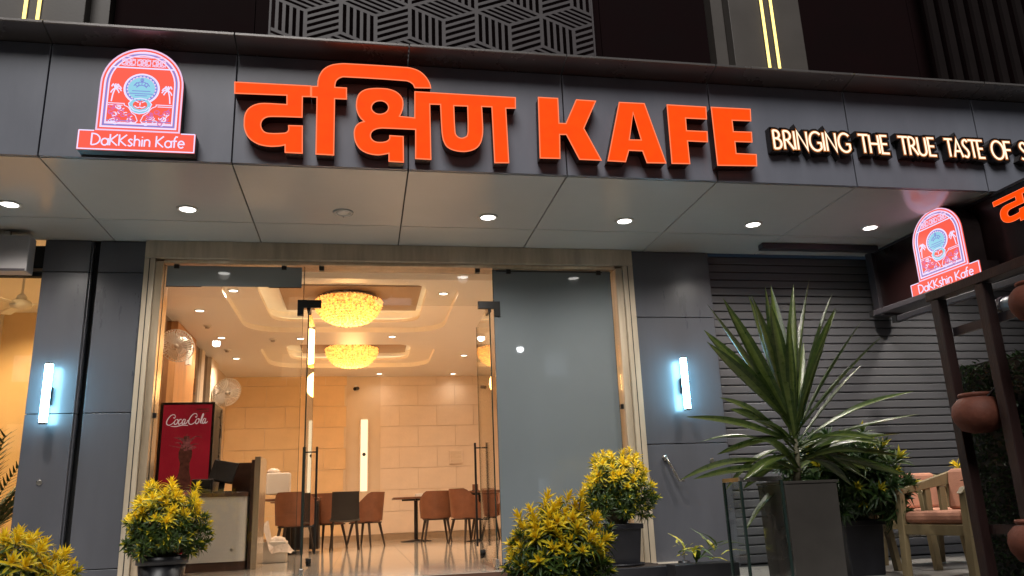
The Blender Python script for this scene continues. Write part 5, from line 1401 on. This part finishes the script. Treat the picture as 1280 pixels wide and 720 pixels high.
# ================================================================== RIGHT TERRACE
def arm_chair(x, y, rz, label):
    """timber armchair, salmon cushions; local front is -y"""
    t = thing('terrace_armchair', label, 'chair', (x, y, TZ), rz, 'timber armchairs with salmon cushions')
    for s in (-1, 1):
        X = s * .29
        mb = MB(); mb.bar((X, -.29, 0), (X, -.25, .585), .045, .055, up=(1, 0, 0)); part('leg', mb, M['oak'], t, bev=.004)
        mb = MB(); mb.bar((X, .33, 0), (X, .25, .68), .045, .055, up=(1, 0, 0)); part('leg', mb, M['oak'], t, bev=.004)
        mb = MB(); mb.slab([(-.30, .575), (.28, .655), (.28, .745), (-.26, .615)], lambda u, v, w: (w, u, v), X - .022, X + .022); part('armrest', mb, M['oak'], t, bev=.004)
        mb = MB(); mb.box(X - .02, X + .02, -.24, .27, .30, .37); part('side_rail', mb, M['oak'], t, bev=.003)
        for q in (.0, .14):
            mb = MB(); mb.bar((X, q, .37), (X, q + .01, .63), .03, .05, up=(0, 1, 0)); part('arm_slat', mb, M['oak'], t, bev=.003)
    mb = MB(); mb.box(-.267, .267, -.275, -.235, .30, .37); part('front_rail', mb, M['oak'], t, bev=.003)
    mb = MB(); mb.box(-.267, .267, .24, .28, .30, .37); part('back_rail', mb, M['oak'], t, bev=.003)
    for k in range(4):
        mb = MB(); mb.bar((-.2 + k * .133, .25, .37), (-.2 + k * .133, .30, .70), .05, .015); part('back_slat', mb, M['oak'], t)
    mb = MB(); mb.bar((-.267, .30, .71), (.267, .30, .71), .03, .06); part('top_rail', mb, M['oak'], t, bev=.004)
    mb = MB(); mb.box(-.262, .262, -.27, .235, .375, .46); part('seat_cushion', mb, M['cushion'], t, bev=.03)
    mb = MB(); mb.hexa([(-.255, .15, .46), (.255, .15, .46), (.255, .235, .46), (-.255, .235, .46), (-.255, .20, .755), (.255, .20, .755), (.255, .285, .755), (-.255, .285, .755)]); part('back_cushion', mb, M['cushion'], t, bev=.025)
    return t
arm_chair(6.36, -0.18, R(-82), 'timber armchair with salmon cushions nearest the timber posts')
arm_chair(6.86, 0.78, R(4), 'timber armchair with salmon cushions against the shutter, facing the street')
arm_chair(5.98, 0.86, R(-86), 'timber armchair with salmon cushions half hidden by the dark green shrub')
t = thing('terrace_table', 'long narrow black table against the roller shutter', 'table', (7.2, 1.52, TZ))
mb = MB(); mb.box(-1.35, 1.3, -.14, .14, .70, .745); part('tabletop', mb, M['blackplastic'], t, bev=.004)
for x in (-1.25, 1.2):
    mb = MB(); mb.box(x - .03, x + .03, -.12, .12, 0, .70); part('leg', mb, M['blackplastic'], t)
mb = MB(); mb.bar((-1.2, 0, .22), (1.15, 0, .22), .03, .04); part('stretcher', mb, M['steel'], t)

# timber frame with hanging pots and green wall
pg = thing('pergola', 'dark reddish timber frame with two posts at the right edge', 'pergola', (5.6, -1.26, -0.42))
mb = MB(); mb.bar((5.6, -1.262, -0.42), (5.6, -1.262, 1.636), .064, .064, up=(1, 0, 0)); part('post', mb, M['pergola'], pg, world=True, bev=.004)
mb = MB(); mb.bar((5.6, -1.63, -0.42), (5.6, -1.63, 1.636), .064, .064, up=(1, 0, 0)); part('post', mb, M['pergola'], pg, world=True, bev=.004)
mb = MB(); mb.bar((5.6, -2.75, -0.42), (5.6, -2.75, 1.636), .064, .064, up=(1, 0, 0)); part('post', mb, M['pergola'], pg, world=True, bev=.004)
mb = MB(); mb.bar((5.6, -1.20, 1.668), (5.6, -2.85, 1.668), .075, .055); part('top_beam', mb, M['pergola'], pg, world=True, bev=.004)
mb = MB(); mb.bar((5.64, -1.30, 1.43), (5.64, -2.7, 1.44), .02, .05); part('cross_rail', mb, M['rail'], pg, world=True)
mb = MB(); mb.bar((5.64, -1.30, 0.30), (5.64, -2.7, 0.30), .03, .05); part('cross_rail', mb, M['pergola'], pg, world=True)
t = thing('blue_grey_pipe', 'pale blue grey pipe behind the top of the timber posts', 'pipe', (6.1, -1.1, 1.62))
mb = MB(); mb.tube([(0, 0, 0), (0.05, -1.0, -0.02)], .055, 16); part('pipe', mb, M['pipe'], t, smooth=True)
for q in (.1, .55):
    mb = MB(); mb.tube([(0.05 * q, -q, -.02 * q), (0.05 * q + .001, -q - .03, -.02 * q)], .062, 16); part('collar', mb, M['rail'], t)
hd = thing('green_wall', 'dark green leafy wall panel behind the timber posts', 'hedge', (5.70, -1.10, -0.42))
mb = MB(); mb.box(0.06, 0.10, -1.9, 0, 0, 1.66); part('backing', mb, M['black'], hd)
lb_ = MB(); r_ = random.Random(17)
for k in range(12000):
    v, f = leaf_mesh(r_.uniform(.022, .04), .018, -.3, .2)
    mt = Matrix.Translation((.055 - r_.random() ** 2 * .07, -r_.random() * 1.9, r_.random() * 1.66)) @ Matrix.Rotation(r_.uniform(0, 6.28), 4, 'Z') @ Matrix.Rotation(R(r_.uniform(-80, 30)), 4, 'Y')
    v2 = [mt @ Vector(v[i]) for i in (0, 3, 5, 2, 9)]
    lb_.add([mt @ Vector(v[i]) for i in (1, 3, 10, 5)], [(0, 1, 2, 3)])
part('foliage', lb_, M['hedge'], hd, kind='stuff')
def clay_pot(loc, r, label, rim=True, hole=True):
    t = thing('clay_pot', label, 'clay pot', loc, group='terracotta pots hung on the timber frame')
    mb = MB(); mb.lathe([(r * .35, -r * .80), (r * .7, -r * .68), (r * .95, -r * .3), (r, 0), (r * .93, r * .35), (r * .72, r * .58), (r * .60, r * .66)], seg=28); part('body', mb, M['terracotta'], t, smooth=True)
    mb = MB(); mb.lathe([(r * .56, r * .62), (r * .60, r * .68), (r * .66, r * .76), (r * .62, r * .84), (r * .5, r * .82), (r * .46, r * .5)], seg=28); part('rim', mb, M['terracotta'], t, smooth=True)
    mb = MB(); mb.tube([(r * .62 * math.cos(2 * math.pi * k / 20), r * .62 * math.sin(2 * math.pi * k / 20), r * .60) for k in range(21)], .006, 6)
    for s in (-1, 1): mb.tube([(.0, s * r * .62, r * .6), (.07, s * r * .62, r * 1.0)], .005, 6)
    part('wire_ring', mb, M['black'], t)
    return t
clay_pot((5.57, -1.445, 0.93), .135, 'terracotta pot hung between the two timber posts')
clay_pot((5.56, -2.0, 1.44), .125, 'highest terracotta pot, cut by the right edge below the maroon sign')
clay_pot((5.30, -1.98, 0.265), .125, 'lowest terracotta pot, at the bottom right corner')

# ================================================================== ACROSS THE STREET (out of view, added for reflections in the glass)
M['street_lens'] = emit('street_lamp_lens', (0.95, 0.98, 1.0), 60.0)
ob = thing('building_across', 'dark building across the street with lit windows added for reflections', 'building', (6, -30, -0.95))
mb = MB(); mb.box(-40, 40, -8, 0, 0, 17); part('wall', mb, M['louvre'], ob)
M['win_warm'] = emit('warm_lit_window', (1.0, 0.72, 0.42), 1.2, 0.5, 1.5); M['win_cool'] = emit('cool_lit_window', (0.75, 0.88, 1.0), 1.2, 0.5, 1.5)  # glowing windows added to be mirrored in the frosted panel
r_ = random.Random(31)
for fl in range(5):
    for k in range(16):
        if r_.random() < .45: continue
        x = -32 + k * 4.1 + r_.uniform(-.4, .4); w = r_.choice((.8, 1.2, 1.8)); z = 1.6 + fl * 3.1
        mb = MB(); mb.box(x, x + w, 0.0, .03, z, z + 1.2); wd = part('window', mb, M[r_.choice(('win_warm', 'win_cool', 'glass_edge'))], ob)
        mb = MB(); mb.box(x - .06, x + w + .06, .03, .06, z - .1, z - .03); part('sill', mb, M['pilaster'], wd)
for x, y in ((9.4, -28.5), (-4.0, -27.0), (21.0, -29.0)):
    t = thing('street_lamp', 'tall street lamp across the street, %s' % {9.4: 'mirrored as a white dot in the frosted glass', -4.0: 'unseen, added left of the others', 21.0: 'unseen, added right of the others'}[x], 'street lamp', (x, y, -0.95), group='street lamps across the street')
    mb = MB(); mb.tube([(0, 0, 0), (0, 0, 8.2), (0, .5, 8.7), (0, 1.1, 8.8)], [.09, .06, .045, .04], 10); part('pole', mb, M['rail'], t)
    mb = MB(); mb.box(-.16, .16, .9, 1.5, 8.74, 8.86); part('lamp_head', mb, M['rail'], t, bev=.02)
    mb = MB(); mb.lathe([(.002, 8.50), (.14, 8.56), (.17, 8.66), (.15, 8.735)], (0, 1.2, 0), 16); part('lens', mb, M['street_lens'], t, smooth=True)

t = thing('napkin_box', 'pale napkin box on the round based table by the back wall', 'napkin box', (3.30, 9.62, 0.775))
mb = MB(); mb.box(-.20, .20, -.07, .07, 0, .055); part('box', mb, M['white'], t, bev=.008)
mb = MB(); mb.box(-.05, .05, -.01, .01, .055, .075); part('napkin', mb, M['white'], t)
t = thing('menu_holder', 'small menu card standing on the dark topped table', 'menu', (4.05, 8.5, 0.82))
mb = MB(); mb.box(-.06, .06, -.02, .02, 0, .015); part('base', mb, M['black'], t)
mb = MB(); mb.box(-.05, .05, -.003, .003, .015, .11); part('card', mb, M['leather'], t)
